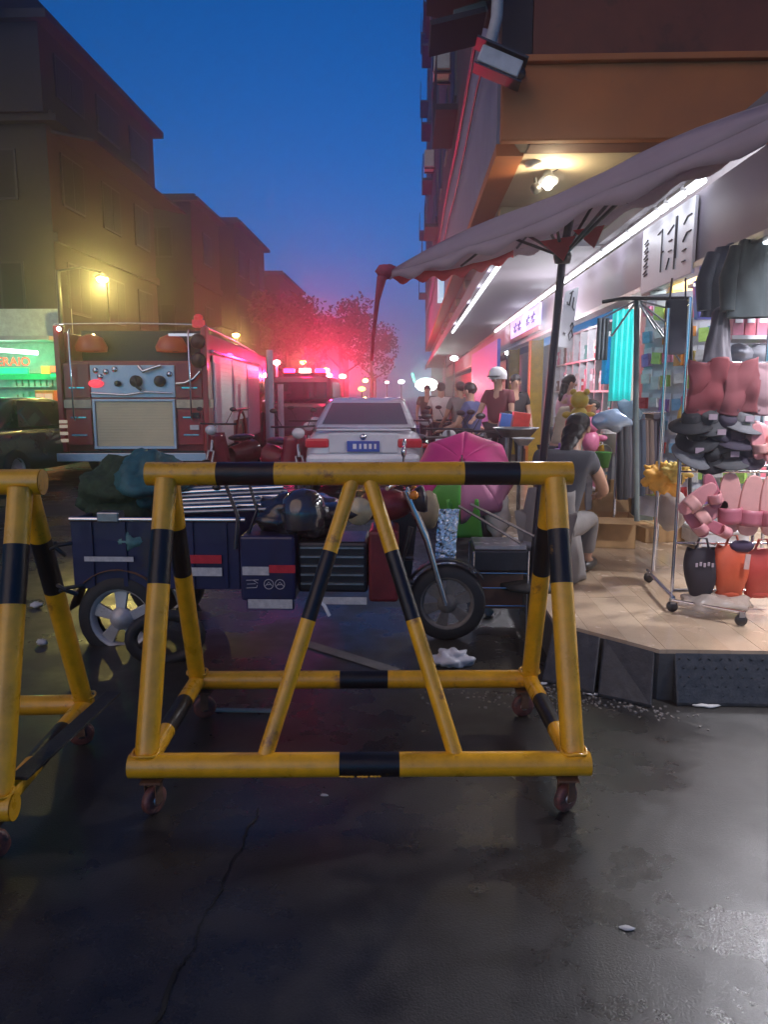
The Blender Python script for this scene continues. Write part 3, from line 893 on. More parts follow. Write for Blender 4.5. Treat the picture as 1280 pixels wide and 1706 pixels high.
def text_part(name, txt, size, loc, rot, m, parent, ext=.01, sx=1):
    cu = bpy.data.curves.new(name, 'FONT')
    cu.body = txt
    cu.size = size
    cu.extrude = ext
    cu.align_x = 'CENTER'
    to = bpy.data.objects.new('tmp', cu)
    COL.objects.link(to)
    me = bpy.data.meshes.new_from_object(to.evaluated_get(bpy.context.evaluated_depsgraph_get()))
    bpy.data.objects.remove(to)
    me.materials.clear()
    me.materials.append(m)
    me.transform(Matrix.Translation(loc) @ Matrix.Rotation(rot[2], 4, 'Z') @ Matrix.Rotation(rot[0], 4, 'X') @ Matrix.Diagonal((sx, 1, 1, 1)))
    return link(name, me, parent, True)
text_part('lettering', 'CERAIO', .30, Vector((gx(18), yS - .1, at(0, 609.5, yS).z)), (math.pi / 2, 0, 0), pm('lit red letters', (1, .1, .05), .5, em=(1, .05, .03), es=1.3), gs, sx=1.0)
# shelves with pale goods inside the green shop
for k in range(4):
    part('shelf', MB().bx(-12, gx(68), yS + .35, yS + .54, .95 + k * .35, .97 + k * .35), WHITEP, gs, world=True)
gp = pm('pale packet', (.55, .62, .58), .6)
for k in range(30):
    x = gx(2) + (k % 10) * .155
    z = .972 + (k // 10) * .35
    mb = MB().bx(x, x + .11, yS + .38, yS + .5, z, z + .12 + .1 * rnd.random())
    solo('packet', mb, gp, 'pale packet on the shelves of the green lit shop', 'packet', 'packets on the green shop shelves')
vm = thing('vending_cabinet', 'small orange and pink lit cabinet left of the fire engine', 'cabinet', (gx(86), yS - .4, 0))
yv = yS - .5
x0, x1 = gx(70), gx(101)
part('body', MB().bx(x0, x1, yv, yv + .35, .05, at(0, 650, yv).z), pm('orange cabinet', (.75, .3, .06), .5), vm, world=True, bevel=.02)
for i in range(2):
    for j in range(2):
        xa = x0 + .03 + i * (x1 - x0 - .04) / 2
        za = at(0, 664 + j * 16, yv).z
        part('pane', MB().bx(xa, xa + (x1 - x0 - .08) / 2, yv - .02, yv - .003, za - .07, za + .12), pm('lit pinkish pane', (.8, .55, .4), .5, em=(1, .55, .35), es=.5), vm, world=True)
part('band', MB().bx(x0 + .02, x1 - .02, yv - .02, yv - .003, at(0, 700, yv).z, at(0, 687, yv).z), pm('lit orange band', (.9, .4, .05), .5, em=(1, .35, .02), es=.6), vm, world=True)

# ------------------------------------------------------------------ fire engine (rear view)
RED = pm('fire engine red', (.42, .035, .03), .35, 0, .12, 3, .08, .5, dirt=(.22, .03, .03), dirt_amt=.3)
CRM = pm('cream shutter', (.86, .74, .44), .5, 0, .05, 3, .05)
ALU = pm('brushed aluminium', (.6, .62, .66), .38, .6, .08, 6, .05)
WSH = pm('pale side shutter', (.88, .90, .95), .42, .25, .05, 4, .05)
REFL = pm('reflective white', (.75, .72, .68), .3, 0, .08, 10)
fe = thing('fire_engine', 'red fire engine seen from behind with cream shutter and white side lockers', 'fire engine', (-4.72, 12.6, 0), R(4.0))
w2, Lt = 1.28, 6.6
part('chassis', MB().bx(-1.15, 1.15, .1, 8.6, .42, .62), DARKPL, fe)
part('body', MB().bx(-w2 + .006, w2 - .006, .25, Lt, .55, 2.05).bx(-w2 + .006, -w2 + .1, .02, .25, .50, 2.62).bx(w2 - .1, w2 - .006, .02, .25, .50, 2.62).bx(-w2 + .1, w2 - .1, .1, .25, .5, 1.96), RED, fe, bevel=.015)
part('upper_body', MB().bx(-w2 + .1, w2 - .1, .9, Lt, 2.053, 2.30).bx(-w2 + .02, -w2 + .16, .26, Lt, 2.053, 2.52).bx(w2 - .16, w2 - .02, .26, Lt, 2.053, 2.52), RED, fe, bevel=.02)
part('roof_well', MB().bx(-w2 + .17, w2 - .17, .86, .9, 2.0, 2.6), DARKPL, fe)
for (x0, x1, z0, z1) in ((-1.16, -.73, .62, 1.22), (.74, 1.17, .62, 1.22), (-1.16, -.73, 1.42, 2.0), (.74, 1.17, 1.42, 2.0)):
    dr = part('locker_door', MB().bx(x0, x1, .06, .10, z0, z1), RED, fe, bevel=.01)
    for z in ((z0 + .16, z1 - .14) if z1 < 1.4 else (z0 + .16,)):
        part('handle', MB().bx((x0 + x1) / 2 - .13, (x0 + x1) / 2 + .13, .035, .058, z, z + .022), CHROME, dr)
# shutter made of slats
sh = part('shutter_frame', MB().bx(-.70, -.655, .03, .10, .56, 1.36).bx(.655, .70, .03, .10, .56, 1.36).bx(-.70, .70, .03, .10, 1.36, 1.40), ALU, fe, bevel=.005)
for k in range(16):
    z = .60 + k * .0472
    part('slat', MB().bx(-.65, .65, .055, .085, z, z + .0455), CRM, sh)
part('shutter_sill', MB().bx(-.70, .70, .02, .12, .555, .598), ALU, fe)
part('stripe', MB().bx(-w2, -.72, .045, .058, 1.25, 1.39).bx(.72, w2, .045, .058, 1.25, 1.39), pm('cream stripe', (.68, .58, .38), .4), fe)
part('stripe', MB().bx(w2 - .003, w2 + .004, .1, .42, 1.25, 1.39), pm('cream stripe', (.68, .58, .38), .4), fe)
# pump panel
pp = part('pump_panel', MB().bx(-.72, .70, .08, .12, 1.43, 1.97), ALU, fe, bevel=.005)
for (x, z, r) in ((.06, 1.70, .10), (.46, 1.70, .095), (-.25, 1.66, .05)):
    part('hose_outlet', MB().lathe([(r, 0), (r, .08), (r * .7, .10), (0, .10)], 16, (x, .08, z), rx(math.pi / 2)), DARKPL, pp)
part('outlet_lever', MB().tube([(.06, .0, 1.78), (.10, -.06, 1.60), (.16, -.03, 1.55)], .025, 8), DARKPL, pp)
part('pipework', MB().tube([(.12, .02, 1.95), (.2, -.02, 1.86), (.36, .0, 1.92), (.5, 0, 1.96)], .03, 8).tube([(-.7, .03, 1.5), (-.1, .0, 1.47), (.2, .0, 1.52), (.66, .02, 1.5)], .018, 8), CHROME, pp)
for (x, z) in ((-.62, 1.88), (-.45, 1.86), (-.30, 1.90), (-.55, 1.78), (.62, 1.82)):
    part('gauge', MB().lathe([(.05, 0), (.05, .02), (0, .022)], 12, (x, .08, z), rx(math.pi / 2)), CHROME, pp)
part('tail_glow', MB().ball((-.62, .05, 1.66), (.13, .03, .07)), pm('lit red lens', (.9, .05, .08), .4, em=(1, .06, .10), es=1.2), fe)
part('hose_reel_pipe', MB().tube([(.74, .02, 1.66), (.9, -.03, 1.67), (1.05, -.03, 1.74), (1.16, -.02, 1.86)], .028, 8), CHROME, fe)
# grab rails
for x in (-1.0, 1.0):
    part('grab_rail', MB().tube([(x * .99, .0, 1.05), (x * .99, -.05, 1.1), (x * .99, -.05, 2.5), (x * .99, 0, 2.55)], .016, 8), CHROME, fe)
part('roof_rail', MB().tube([(-1.25, .05, 2.64), (0, .03, 2.66), (1.2, .05, 2.64)], .012, 6), CHROME, fe)
part('roof_rail', MB().tube([(1.22, .1, 2.62), (1.22, 3, 2.60), (1.22, Lt, 2.52)], .022, 8), CHROME, fe)
# beacons and lamps
BEA = pm('orange red beacon', (.42, .07, .04), .35, 0, .1, 5, 0, .5, em=(1, .12, .04), es=.08)
for x in (-.85, .55):
    part('beacon', MB().lathe([(.26, 0), (.28, .08), (.2, .24), (.06, .3), (0, .3)], 18, (x, .6, 2.22)), BEA, fe)
for (x, z, m_) in ((1.14, 2.36, DARKPL), (1.14, 2.05, DARKPL)):
    part('rear_lamp', MB().lathe([(.12, 0), (.13, .06), (.10, .10), (0, .11)], 16, (x, .03, z), rx(math.pi / 2)), m_, fe)
part('warning_light', MB().box((1.14, .1, 2.66), (.18, .18, .12)).ball((1.14, .1, 2.76), (.08, .08, .06)), pm('red lamp housing', (.5, .05, .06), .35, em=(1, .05, .08), es=.3), fe)
for z in (.70, .82, 1.02, .94):
    part('tail_lamp', MB().box((-1.2, .02, z), (.13, .03, .055)), pm('tail lamp lens', (.55, .4, .3), .2, em=(1, .8, .6), es=.3), fe)
part('tail_lamp', MB().box((1.02, .02, .92), (.15, .03, .08)), REFL, fe)
part('tail_lamp', MB().box((1.04, .02, 1.12), (.14, .03, .1)), DARKPL, fe)
part('white_lamp', MB().ball((-1.16, .0, 2.56), .035), EMW, fe)
part('light_bar', MB().box((.9, .02, 2.47), (.5, .05, .04)), pm('pale lit bar', (.8, .8, .85), .4, em=(.8, .85, 1), es=.5), fe)
part('rear_step', MB().bx(-1.2, 1.2, -.22, .05, .42, .48).bx(-1.25, 1.25, -.24, -.2, .36, .50), ALU, fe, bevel=.01)
part('number_plate', MB().bx(-.25, .25, -.255, -.245, .30, .42), pm('yellow plate', (.55, .4, .05), .5), fe)
# side lockers
for (y0, y1, z0) in ((.45, 2.35, .50), (2.42, 4.35, 1.12), (4.42, 6.45, .50)):
    sf = part('locker_shutter', MB().bx(w2 - .005, w2 + .02, y0, y1, z0, 2.16), ALU, fe, bevel=.006)
    n = int((2.12 - z0 - .06) / .075)
    for k in range(n):
        z = z0 + .04 + k * .075
        part('slat', MB().bx(w2 + .021, w2 + .03, y0 + .05, y1 - .05, z, z + .073), WSH, sf)
part('side_panel', MB().bx(w2 - .004, w2 + .015, 2.36, 4.41, .95, 1.11), WSH, fe)
part('locker_bar', MB().tube([(w2 + .05, 2.5, 1.16), (w2 + .05, 4.3, 1.16)], .02, 8), DARKPL, fe)
part('side_rail', MB().bx(w2 - .02, w2 + .05, .3, Lt, 2.19, 2.24), CHROME, fe, bevel=.008)
ar = MB()
ar.tube([(w2 + .01, 3.4 + .62 * math.cos(a), .5 + .62 * math.sin(a)) for a in [k * math.pi / 14 for k in range(15)]], .04, 8)
part('wheel_arch', ar, RED, fe)
for y in (3.4, 7.6):
    for sx in (-1, 1):
        wl = part('wheel', MB().lathe([(.28, -.13), (.47, -.14), (.5, -.08), (.5, .08), (.47, .14), (.28, .13)], 24, (sx * 1.14, y, .5), ry(math.pi / 2)), RUBBER, fe)
        part('rim', MB().lathe([(.29, .12), (.27, .10), (.12, .04), (.10, .1), (0, .1)], 20, (sx * 1.14, y, .5), ry(sx * math.pi / 2)), pm('dusty red rim', (.35, .12, .12), .5), wl)
part('cab', MB().bx(-1.2, 1.2, 6.7, 8.9, .5, 2.55), RED, fe, bevel=.06)
part('cab_window', MB().bx(1.2, 1.208, 7.0, 7.8, 1.5, 2.2).bx(1.2, 1.208, 7.95, 8.7, 1.5, 2.2), GLASS, fe)
ld = part('ladder', MB().tube([(.45, .9, 2.5), (.45, 6.4, 2.5)], .025, 6).tube([(.9, .9, 2.5), (.9, 6.4, 2.5)], .025, 6), ALU, fe)
for k in range(14):
    part('rung', MB().tube([(.45, 1.1 + k * .39, 2.5), (.9, 1.1 + k * .39, 2.5)], .015, 6), ALU, ld)

# ------------------------------------------------------------------ cars
def make_car(t, paint, glass, glow=0.0, plate=None):
    # x right, y forward from rear bumper, z up; lofted lower body and cabin
    st_ = [(0.0, .70, .38, .80), (.06, .82, .30, .96), (.30, .90, .24, 1.02), (.75, .925, .22, 1.00), (1.5, .93, .20, .98), (3.2, .93, .20, .95), (4.0, .90, .22, .86), (4.5, .82, .26, .74), (4.72, .62, .34, .60)]
    n = 14
    vs = []
    for (y, w, z0, z1) in st_:
        for k in range(n):
            a = (k + .5) / n * 2 * math.pi
            ca, sa = math.cos(a), math.sin(a)
            e = .42
            px_ = w * math.copysign(abs(ca) ** e, ca)
            pz = (z0 + z1) / 2 + (z1 - z0) / 2 * math.copysign(abs(sa) ** e, sa)
            if pz > z0 + (z1 - z0) * .7: px_ *= .95
            vs.append((px_, y, pz))
    fs = [(i * n + j, i * n + (j + 1) % n, (i + 1) * n + (j + 1) % n, (i + 1) * n + j) for i in range(len(st_) - 1) for j in range(n)]
    fs += [tuple(range(n))[::-1], tuple(range((len(st_) - 1) * n, len(st_) * n))]
    part('body', MB().add(vs, fs, 0, True), paint, t, subs=1)
    # cabin
    cab = [(.48, .76, 1.0), (.60, .75, 1.04), (1.15, .62, 1.36), (1.45, .60, 1.42), (2.4, .60, 1.43), (2.75, .62, 1.38), (3.55, .74, .95)]
    vs = []
    for (y, w, z) in cab:
        vs += [(-w * 1.06 if z > 1.1 else -w, y, .93), (-w, y, z - .03 if z > 1.1 else z - .01), (-w + .08, y, z), (w - .08, y, z), (w, y, z - .03 if z > 1.1 else z - .01), (w * 1.06 if z > 1.1 else w, y, .93)]
    fs = [(i * 6 + j, i * 6 + j + 1, (i + 1) * 6 + j + 1, (i + 1) * 6 + j) for i in range(len(cab) - 1) for j in range(5)]
    part('roof', MB().add(vs, fs, 0, True), paint, t)
    part('rear_window', MB().add([(-.64, .585, 1.045), (.64, .585, 1.045), (.53, 1.12, 1.352), (-.53, 1.12, 1.352)], [(0, 1, 2, 3)]), glass, t)
    for v in (1, ):
        pass
    wr = t.children
    rwm = MB()
    for sx in (-1, 1):
        rwm = MB()
        rwm.add([(sx * .80, 1.2, .98), (sx * .80, 3.2, .96), (sx * .655, 2.7, 1.34), (sx * .645, 1.45, 1.38)], [(0, 1, 2, 3)])
        part('side_window', rwm, glass, t)
    for sx in (-1, 1):
        part('tail_light', MB().box((sx * .66, .03, .80), (.34, .10, .13)), pm('red tail lens', (.45, .02, .03), .2, 0, .1, 9, 0, .8, em=(1, .03, .05), es=glow), t, bevel=.03)
    part('boot_lid', MB().box((0, .02, .80), (.98, .05, .28)).box((0, .12, .985), (1.36, .10, .03)), paint, t, bevel=.02)
    part('bumper', MB().box((0, .0, .52), (1.62, .22, .26)), paint, t, bevel=.06)
    part('bumper_trim', MB().box((0, -.06, .42), (1.30, .14, .14)), DARKPL, t, bevel=.02)
    pl = part('number_plate', MB().box((0, -.035, .76), (.46, .03, .15)), plate or pm('blue number plate', (.03, .09, .42), .4), t, bevel=.005)
    part('plate_mark', MB().box((-.12, -.053, .76), (.05, .006, .07)).box((-.04, -.053, .76), (.03, .006, .07)).box((.03, -.053, .76), (.04, .006, .07)).box((.10, -.053, .76), (.04, .006, .07)).box((.17, -.053, .76), (.03, .006, .07)), WHITEP, pl)
    part('chrome_strip', MB().box((0, -.02, .645), (1.5, .03, .022)), CHROME, t)
    part('badge', MB().lathe([(.045, 0), (.045, .012), (0, .016)], 16, (0, -.012, .89), rx(math.pi / 2)), CHROME, t)
    part('antenna_fin', MB().add([(-.02, 1.35, 1.41), (.02, 1.35, 1.41), (0, 1.36, 1.50), (0, 1.6, 1.43), (-.02, 1.6, 1.42), (.02, 1.6, 1.42)], [(0, 1, 2), (0, 2, 3, 4), (1, 5, 3, 2)]), paint, t)
    for sx in (-1, 1):
        part('side_mirror', MB().ball((sx * 1.0, 2.95, 1.0), (.12, .07, .08)), paint, t)
        for y in (.92, 3.75):
            wl = part('wheel', MB().lathe([(.2, -.1), (.30, -.11), (.325, -.06), (.325, .06), (.30, .11), (.2, .1)], 24, (sx * .83, y, .325), ry(math.pi / 2)), RUBBER, t)
            part('rim', MB().lathe([(.2, .09), (.19, .06), (.05, .08), (0, .08)], 16, (sx * .83, y, .325), ry(sx * math.pi / 2)), ALU, wl)
wc = thing('white_car', 'white saloon car seen from behind right of the fire engine', 'car', (-.66, 10.5, 0), R(1))
make_car(wc, pm('white car paint', (.68, .69, .72), .25, 0, .04, 3, .03, .8), pm('grey tinted window', (.10, .11, .13), .12, 0, .1, 2, 0, 1.0), .06)
dc = thing('dark_car', 'dark car behind the left barrier in front of the green lit shop', 'car', (-7.0, 10.3, 0), R(-4))
make_car(dc, pm('dark green grey paint', (.035, .045, .04), .3, 0, .1, 3, .03, .6), GLASS, .0, pm('dark plate', (.08, .08, .08), .5))

# ------------------------------------------------------------------ red emergency lights down the street
rv = thing('police_van', 'dark red lit van with flashing roof lights beyond the white car', 'van', (-3.0, 20.5, 0), R(2))
part('body', MB().bx(-.95, .95, 0, 4.8, .35, 1.25), pm('dark van paint', (.12, .12, .14), .3, 0, .1, 3, .03, .6), rv, bevel=.12)
part('cabin', MB().bx(-.86, .86, .1, 3.9, 1.25, 1.95), pm('dark van paint', (.12, .12, .14)), rv, bevel=.14)
part('rear_window', MB().bx(-.7, .7, .07, .095, 1.35, 1.8), GLASS, rv)
for sx in (-1, 1):
    for y in (.9, 3.8):
        wl = part('wheel', MB().lathe([(.2, -.1), (.33, -.11), (.35, 0), (.33, .11), (.2, .1)], 18, (sx * .88, y, .35), ry(math.pi / 2)), RUBBER, rv)
REDL = pm('flashing red lamp', (1, .02, .05), .4, em=(1, .01, .06), es=25)
WHTL = pm('flashing white pink lamp', (1, .6, .6), .4, em=(1, .55, .5), es=20)
part('light_bar', MB().box((0, 1.2, 2.02), (1.2, .25, .12)), DARKPL, rv)
for x, m_ in ((-.45, REDL), (.0, WHTL), (.45, REDL)):
    part('flash_lamp', MB().box((x, 1.2, 2.14), (.32, .24, .12)), m_, rv, bevel=.03)
lamp('red_flash', (-3.0, 21.5, 2.5), 90, (1, .015, .12), rv, .12)
lamp('red_flash', (-2.5, 19.6, 2.2), 25, (1, .015, .10), rv, .12)
def beacon_post(label, px, py, Y, power, col, m_):
    c = at(px, py, Y)
    t = thing('warning_lamp', label, 'warning lamp', (c.x, Y, 0), 0, None)
    part('post', MB().tube([(c.x, Y, 0), (c.x, Y, c.z - .07)], .04, 8), WHITEP, t, world=True)
    part('lens', MB().ball(c, (.12, .1, .08)), m_, t, world=True)
    lamp('red_flash', c - Vector((0, .25, 0)), power, col, t, .1)
beacon_post('pinkish warning lamp on a tall post right of the fire engine', 461, 604, 24, 70, (1, .02, .12), WHTL)
beacon_post('red warning lamp on a post above the white car roof', 549, 626, 33, 2600, (1, .02, .10), WHTL)
# distant small lights: headlights and shop lights
def far_light(label, px, py, Y, r, col, es, name='distant_lamp', power=0):
    c = at(px, py, Y)
    m_ = pm('far light %s' % (str(col)), col, .5, em=col, es=es)
    t = thing(name, label, 'lamp', (c.x, Y, 0))
    part('post', MB().tube([(c.x, Y + .05, 0), (c.x, Y + .05, c.z)], .035, 6), DARKPL, t, world=True)
    part('lens', MB().ball(c, (r, r * .6, r * .6)), m_, t, world=True)
    if power:
        lamp('far_glow', c - Vector((0, .3, 0)), power, col, t, .1)
for q in [('small white light low between the red lamps', 505, 642, 30, .16, (1, .85, .85), 8),
          ('pair lamp glowing pink just above the car roof left end', 545, 664, 32, .20, (1, .6, .8), 6),
          ('yellow pair light right above the car antenna', 571, 627, 45, .22, (1, .85, .5), 9),
          ('amber light low above the white car roof', 603, 648, 45, .22, (1, .6, .1), 9),
          ('white light straight down the middle of the street', 669, 636, 50, .22, (.9, 1, .95), 8),
          ('small pale light left of the middle, far down the street', 645, 637, 50, .15, (1, .8, .7), 6),
          ('small white lamp under the far soffit', 757, 597, 24, .13, (.9, 1, 1), 12),
          ('white lamp under the soffit nearer the pole', 847, 588, 16, .07, (.9, .95, 1), 12),
          ('tiny light high on the far end of the arcade', 745, 395, 30, .08, (.8, .85, 1), 9),
          ('small white lamp beside the green tube', 812, 600, 20, .07, (.9, .95, 1), 10)]:
    far_light(*q)
far_light('wide white green glowing shop light behind the white car', 711, 641, 28, .42, (.75, 1, .88), 7, 'distant_lamp', 160)
c = at(690, 630, 30)
solo('green_tube_light', MB().tube([at(687, 622, 30), at(691, 636, 30)], .05, 6), pm('lit green tube', (.1, 1, .6), .5, em=(.1, 1, .6), es=3), 'thin green tube light left of the wide white shop light', 'tube light')
# pale lit advertising board near the far arcade end
solo('lit_banner', MB().bx(.72, .84, 19.5, 20.7, 3.9, 5.0), pm('lit pale blue banner', (.5, .7, .9), .5, em=(.5, .75, 1), es=.6), 'pale blue lit banner hanging at the far end of the arcade edge', 'banner')
# white utility post and red lit poles left of the car
for i, (px, y0, y1, Y) in enumerate(((449, 583, 770, 15.5), (446, 628, 770, 16.5), (467, 640, 765, 17.5))):
    a, b_ = at(px, y0, Y), at(px, y1, Y)
    solo('utility_post', MB().tube([(a.x, Y, 0), (a.x, Y, a.z)], [.07, .055][0:1] * 2, 10), WHITEP, ['tallest white post beside the fire engine, washed in red light', 'shorter white post next to the tallest one', 'third white post nearest the red motorcycles'][i], 'post')

# ------------------------------------------------------------------ cargo tricycle
NAVY = pm('navy blue cargo paint', (.010, .013, .07), .4, 0, .25, 4, .2, .3, dirt=(.03, .028, .04), dirt_amt=.42)
RW = pm('reflective white strip', (.62, .60, .58), .4, 0, .2, 30, .1, dirt=(.3, .27, .22), dirt_amt=.35)
RR = pm('reflective red strip', (.62, .03, .05), .35, 0, .15, 30)
DRED = pm('dark red frame paint', (.16, .015, .02), .4, 0, .3, 10)
TY = 4.22
tri = thing('cargo_tricycle', 'navy blue cargo tricycle parked side-on behind the middle barrier', 'tricycle', (-.9, TY, 0))
def TX(px, Y=TY): return at(px, 900, Y).x
def TZ(py, Y=TY): return at(640, py, Y).z
# bed
xl, xm, xr = TX(118), TX(398), TX(492)
bed = part('cargo_bed', MB().bx(xl, xm, TY, TY + .03, TZ(985), TZ(868)).bx(xl, xl + .03, TY + .031, TY + .92, TZ(985), TZ(868)).bx(xl, xm, TY + .921, TY + .95, TZ(985), TZ(868)).bx(xl + .031, xm, TY + .031, TY + .92, TZ(985), TZ(985) + .03), NAVY, tri, world=True, bevel=.006)
part('top_rail', MB().tube([(xl, TY, TZ(868)), (xm + .04, TY, TZ(868))], .016, 8), CHROME, bed, world=True)
part('battery_box', MB().bx(xm + .01, xr, TY - .04, TY + .5, TZ(1000), TZ(893)), NAVY, tri, world=True, bevel=.015)
for k in range(5):
    x = xl + .12 + k * (xm - xl - .2) / 4
    part('side_rib', MB().bx(x - .012, x + .012, TY - .014, TY - .001, TZ(980), TZ(872)), NAVY, bed, world=True)
def strip(a, b_, y0, y1, m_, dy=-.018, rot=0, lab=None):
    part('reflective_strip', MB().bx(TX(a), TX(b_), TY + dy, TY + dy + .003, TZ(y1), TZ(y0)), m_, tri, world=True, label=lab)
strip(140, 222, 930, 938, RW)
strip(303, 369, 947, 961, RW, lab='white reflective strip in the middle of the bed side')
strip(303, 369, 926, 940, RR, lab='faded red reflective strip')
strip(405, 449, 943, 957, RW, -.046)
strip(449.5, 493, 940, 953, RR, -.046, lab='bright red reflective strip')
strip(413, 487, 997, 1012, RW, -.046)
part('skirt', MB().bx(TX(410), TX(490), TY - .04, TY - .02, TZ(1014), TZ(1001.5)), NAVY, tri, world=True)
# lettering marks on the box: pale strokes and two round emblems
def tb(u, v): return Vector((TX(411 + 60 * u), TY - .043, TZ(980 - 16 * v)))
sp = [[(.0, .1), (.28, .15)], [(.02, .5), (.26, .55)], [(.0, .9), (.34, .95)], [(.2, .9), (.32, .6)], [(.28, .15), (.3, .4)]]
for q_, s_ in enumerate(sp):
    part('letter_stroke', strokes(tb, [s_], .0018), RW, tri, world=True)
for cx in (.62, .93):
    ring = [(cx + .13 * math.cos(a), .5 + .5 * math.sin(a)) for a in [k * math.pi / 8 for k in range(17)]]
    part('round_emblem', strokes(tb, [ring, [(cx - .1, .3), (cx, .75), (cx + .1, .3)], [(cx - .06, .45), (cx + .07, .5)]], .0022), RW, tri, world=True)
# chassis, engine bay, seat and tank
fr = MB()
for z in (.38, .50):
    fr.tube([(TX(300), TY + .12, z), (TX(690), TY + .12, z + (.03 if z > .4 else 0))], .018, 8)
fr.tube([(TX(490), TY + .1, .38), (TX(660), TY + .1, .38), (TX(685), TY + .1, .72)], .018, 8)
part('chassis', fr, DARKPL, tri, world=True)
part('engine_cover', MB().bx(TX(494), TX(612), TY + .02, TY + .4, TZ(990), TZ(905)), pm('black engine cover', (.018, .017, .022), .35), tri, world=True, bevel=.02)
part('side_cover', MB().bx(TX(614), TX(664), TY + .0, TY + .35, TZ(1004), TZ(885)), DRED, tri, world=True, bevel=.02)
for k in range(5):
    part('cooling_fin', MB().bx(TX(500), TX(606), TY - .005, TY + .018, TZ(975 - k * 15), TZ(972 - k * 15)), STEEL, tri, world=True)
part('reflective_strip', MB().bx(TX(520), TX(611), TY - .02, TY - .016, TZ(1006), TZ(994)), RW, tri, world=True)
part('seat', MB().ball((TX(575), TY + .22, TZ(862)), (.24, .15, .06)), pm('black vinyl', (.015, .015, .017), .3, 0, .2, 12), tri, world=True)
part('fuel_tank', MB().ball((TX(640), TY + .22, TZ(850)), (.17, .12, .10), n=18, m=12), DRED, tri, world=True)
part('floor_panel', MB().bx(TX(495), TX(680), TY + .45, TY + .85, .40, .43), NAVY, tri, world=True)
# rear wheel
def wheel(cx, cy, cz, r, tw, root, spokes=5, mrim=None, nm='wheel'):
    a = rx(math.pi / 2)
    w = part(nm, MB().lathe([(r * .70, -tw), (r * .92, -tw * 1.05), (r, -tw * .6), (r, tw * .6), (r * .92, tw * 1.05), (r * .70, tw)], 32, (cx, cy, cz), a), RUBBER, root, world=True)
    mb = MB().lathe([(r * .71, tw * .9), (r * .69, tw * .95), (r * .62, tw * .55), (r * .60, tw * .3)], 32, (cx, cy, cz), a)
    mb.lathe([(r * .26, tw * .4), (r * .26, tw * .8), (r * .20, tw * .85), (r * .15, tw * 1.25), (0, tw * 1.25)], 20, (cx, cy, cz), a)
    part('rim', mb, mrim, w, world=True)
    for k in range(spokes):
        an = k * 2 * math.pi / spokes + .3
        m3 = a @ rz(an)
        sp_ = MB()
        vs = [(r * .2, -r * .10, tw * .8), (r * .64, -r * .16, tw * .55), (r * .64, r * .16, tw * .55), (r * .2, r * .10, tw * .8)]
        vs2 = [(x, y, z - tw * .35) for x, y, z in vs]
        sp_.add([m3 @ Vector(v) + Vector((cx, cy, cz)) for v in vs + vs2], [(0, 1, 2, 3), (7, 6, 5, 4), (0, 4, 5, 1), (1, 5, 6, 2), (2, 6, 7, 3), (3, 7, 4, 0)])
        part('spoke', sp_, mrim, w, world=True, bevel=.004)
    return w
ALW = pm('worn white alloy', (.50, .49, .47), .45, .3, .12, 15, .2, dirt=(.25, .22, .18), dirt_amt=.35)
wheel(TX(193), TY + .06, TZ(1036), .265, .07, tri, 5, ALW)
wheel(TX(193), TY + .86, TZ(1036), .265, .07, tri, 5, ALW)
part('mudguard', MB().grid(lambda u, v: Vector((TX(193) + .30 * math.cos(R(10) + u * R(160)), TY - .02 + v * .16, TZ(1036) + .30 * math.sin(R(10) + u * R(160)))), 16, 1, 0, True, .006), RUST, tri, world=True)
# front wheel with fork, guard and bars
fx, fz, fy = at(745, 1000, 4.42).x, .235, 4.42
wheel(fx, fy, fz, .235, .045, tri, 6, pm('muddy rim', (.17, .15, .13), .6, .3, .3, 18), 'front_wheel')
top = at(676, 815, fy)
for dy in (-.07, .07):
    part('fork', MB().tube([(fx - .01, fy + dy, fz), (fx - .13, fy + dy, fz + .40), (top.x, fy + dy, top.z)], [.016, .019, .021], 10), CHROME, tri, world=True)
part('front_guard', MB().grid(lambda u, v: Vector((fx + .262 * math.cos(R(35) + u * R(125)), fy - .05 + v * .10, fz + .262 * math.sin(R(35) + u * R(125)))), 14, 1, 0, True, .005), DARKPL, tri, world=True)
part('handlebar', MB().tube([top + Vector((-.10, -.36, .05)), top + Vector((-.02, -.14, .06)), top + Vector((0, 0, .02)), top + Vector((-.02, .14, .06)), top + Vector((-.10, .36, .05))], .013, 8), CHROME, tri, world=True)
part('headlamp', MB().lathe([(0, -.09), (.05, -.08), (.085, 0), (.08, .02), (0, .035)], 16, top + Vector((.10, 0, -.06)), ry(R(80))), DARKPL, tri, world=True)
part('instrument', MB().ball(top + Vector((.0, 0, .09)), (.06, .07, .04)), DARKPL, tri, world=True)
for sy in (-1, 1):
    part('mirror', MB().tube([top + Vector((-.02, sy * .2, .06)), top + Vector((-.01, sy * .3, .22))], .005, 6).ball(top + Vector((-.01, sy * .31, .25)), (.015, .055, .035)), CHROME, tri, world=True)
    part('indicator', MB().ball(top + Vector((.05, sy * .12, -.02)), .028), pm('orange lens', (.8, .25, .02), .25), tri, world=True)
c = at(598, 852, TY + .1)
part('round_lamp', MB().lathe([(0, .06), (.07, .05), (.085, 0), (.08, -.01), (0, -.02)], 18, c, rx(R(-90))), pm('dim yellow lens', (.45, .38, .22), .25, 0, .1, 8, 0, .8), tri, world=True)
part('leg_shield', MB().prism([(0, 0), (.16, 0), (.20, .42), (.05, .42)], Matrix.Translation((TX(640), fy + .13, .35)) @ Matrix.Rotation(R(90), 4, 'X'), .02), DARKPL, tri, world=True)
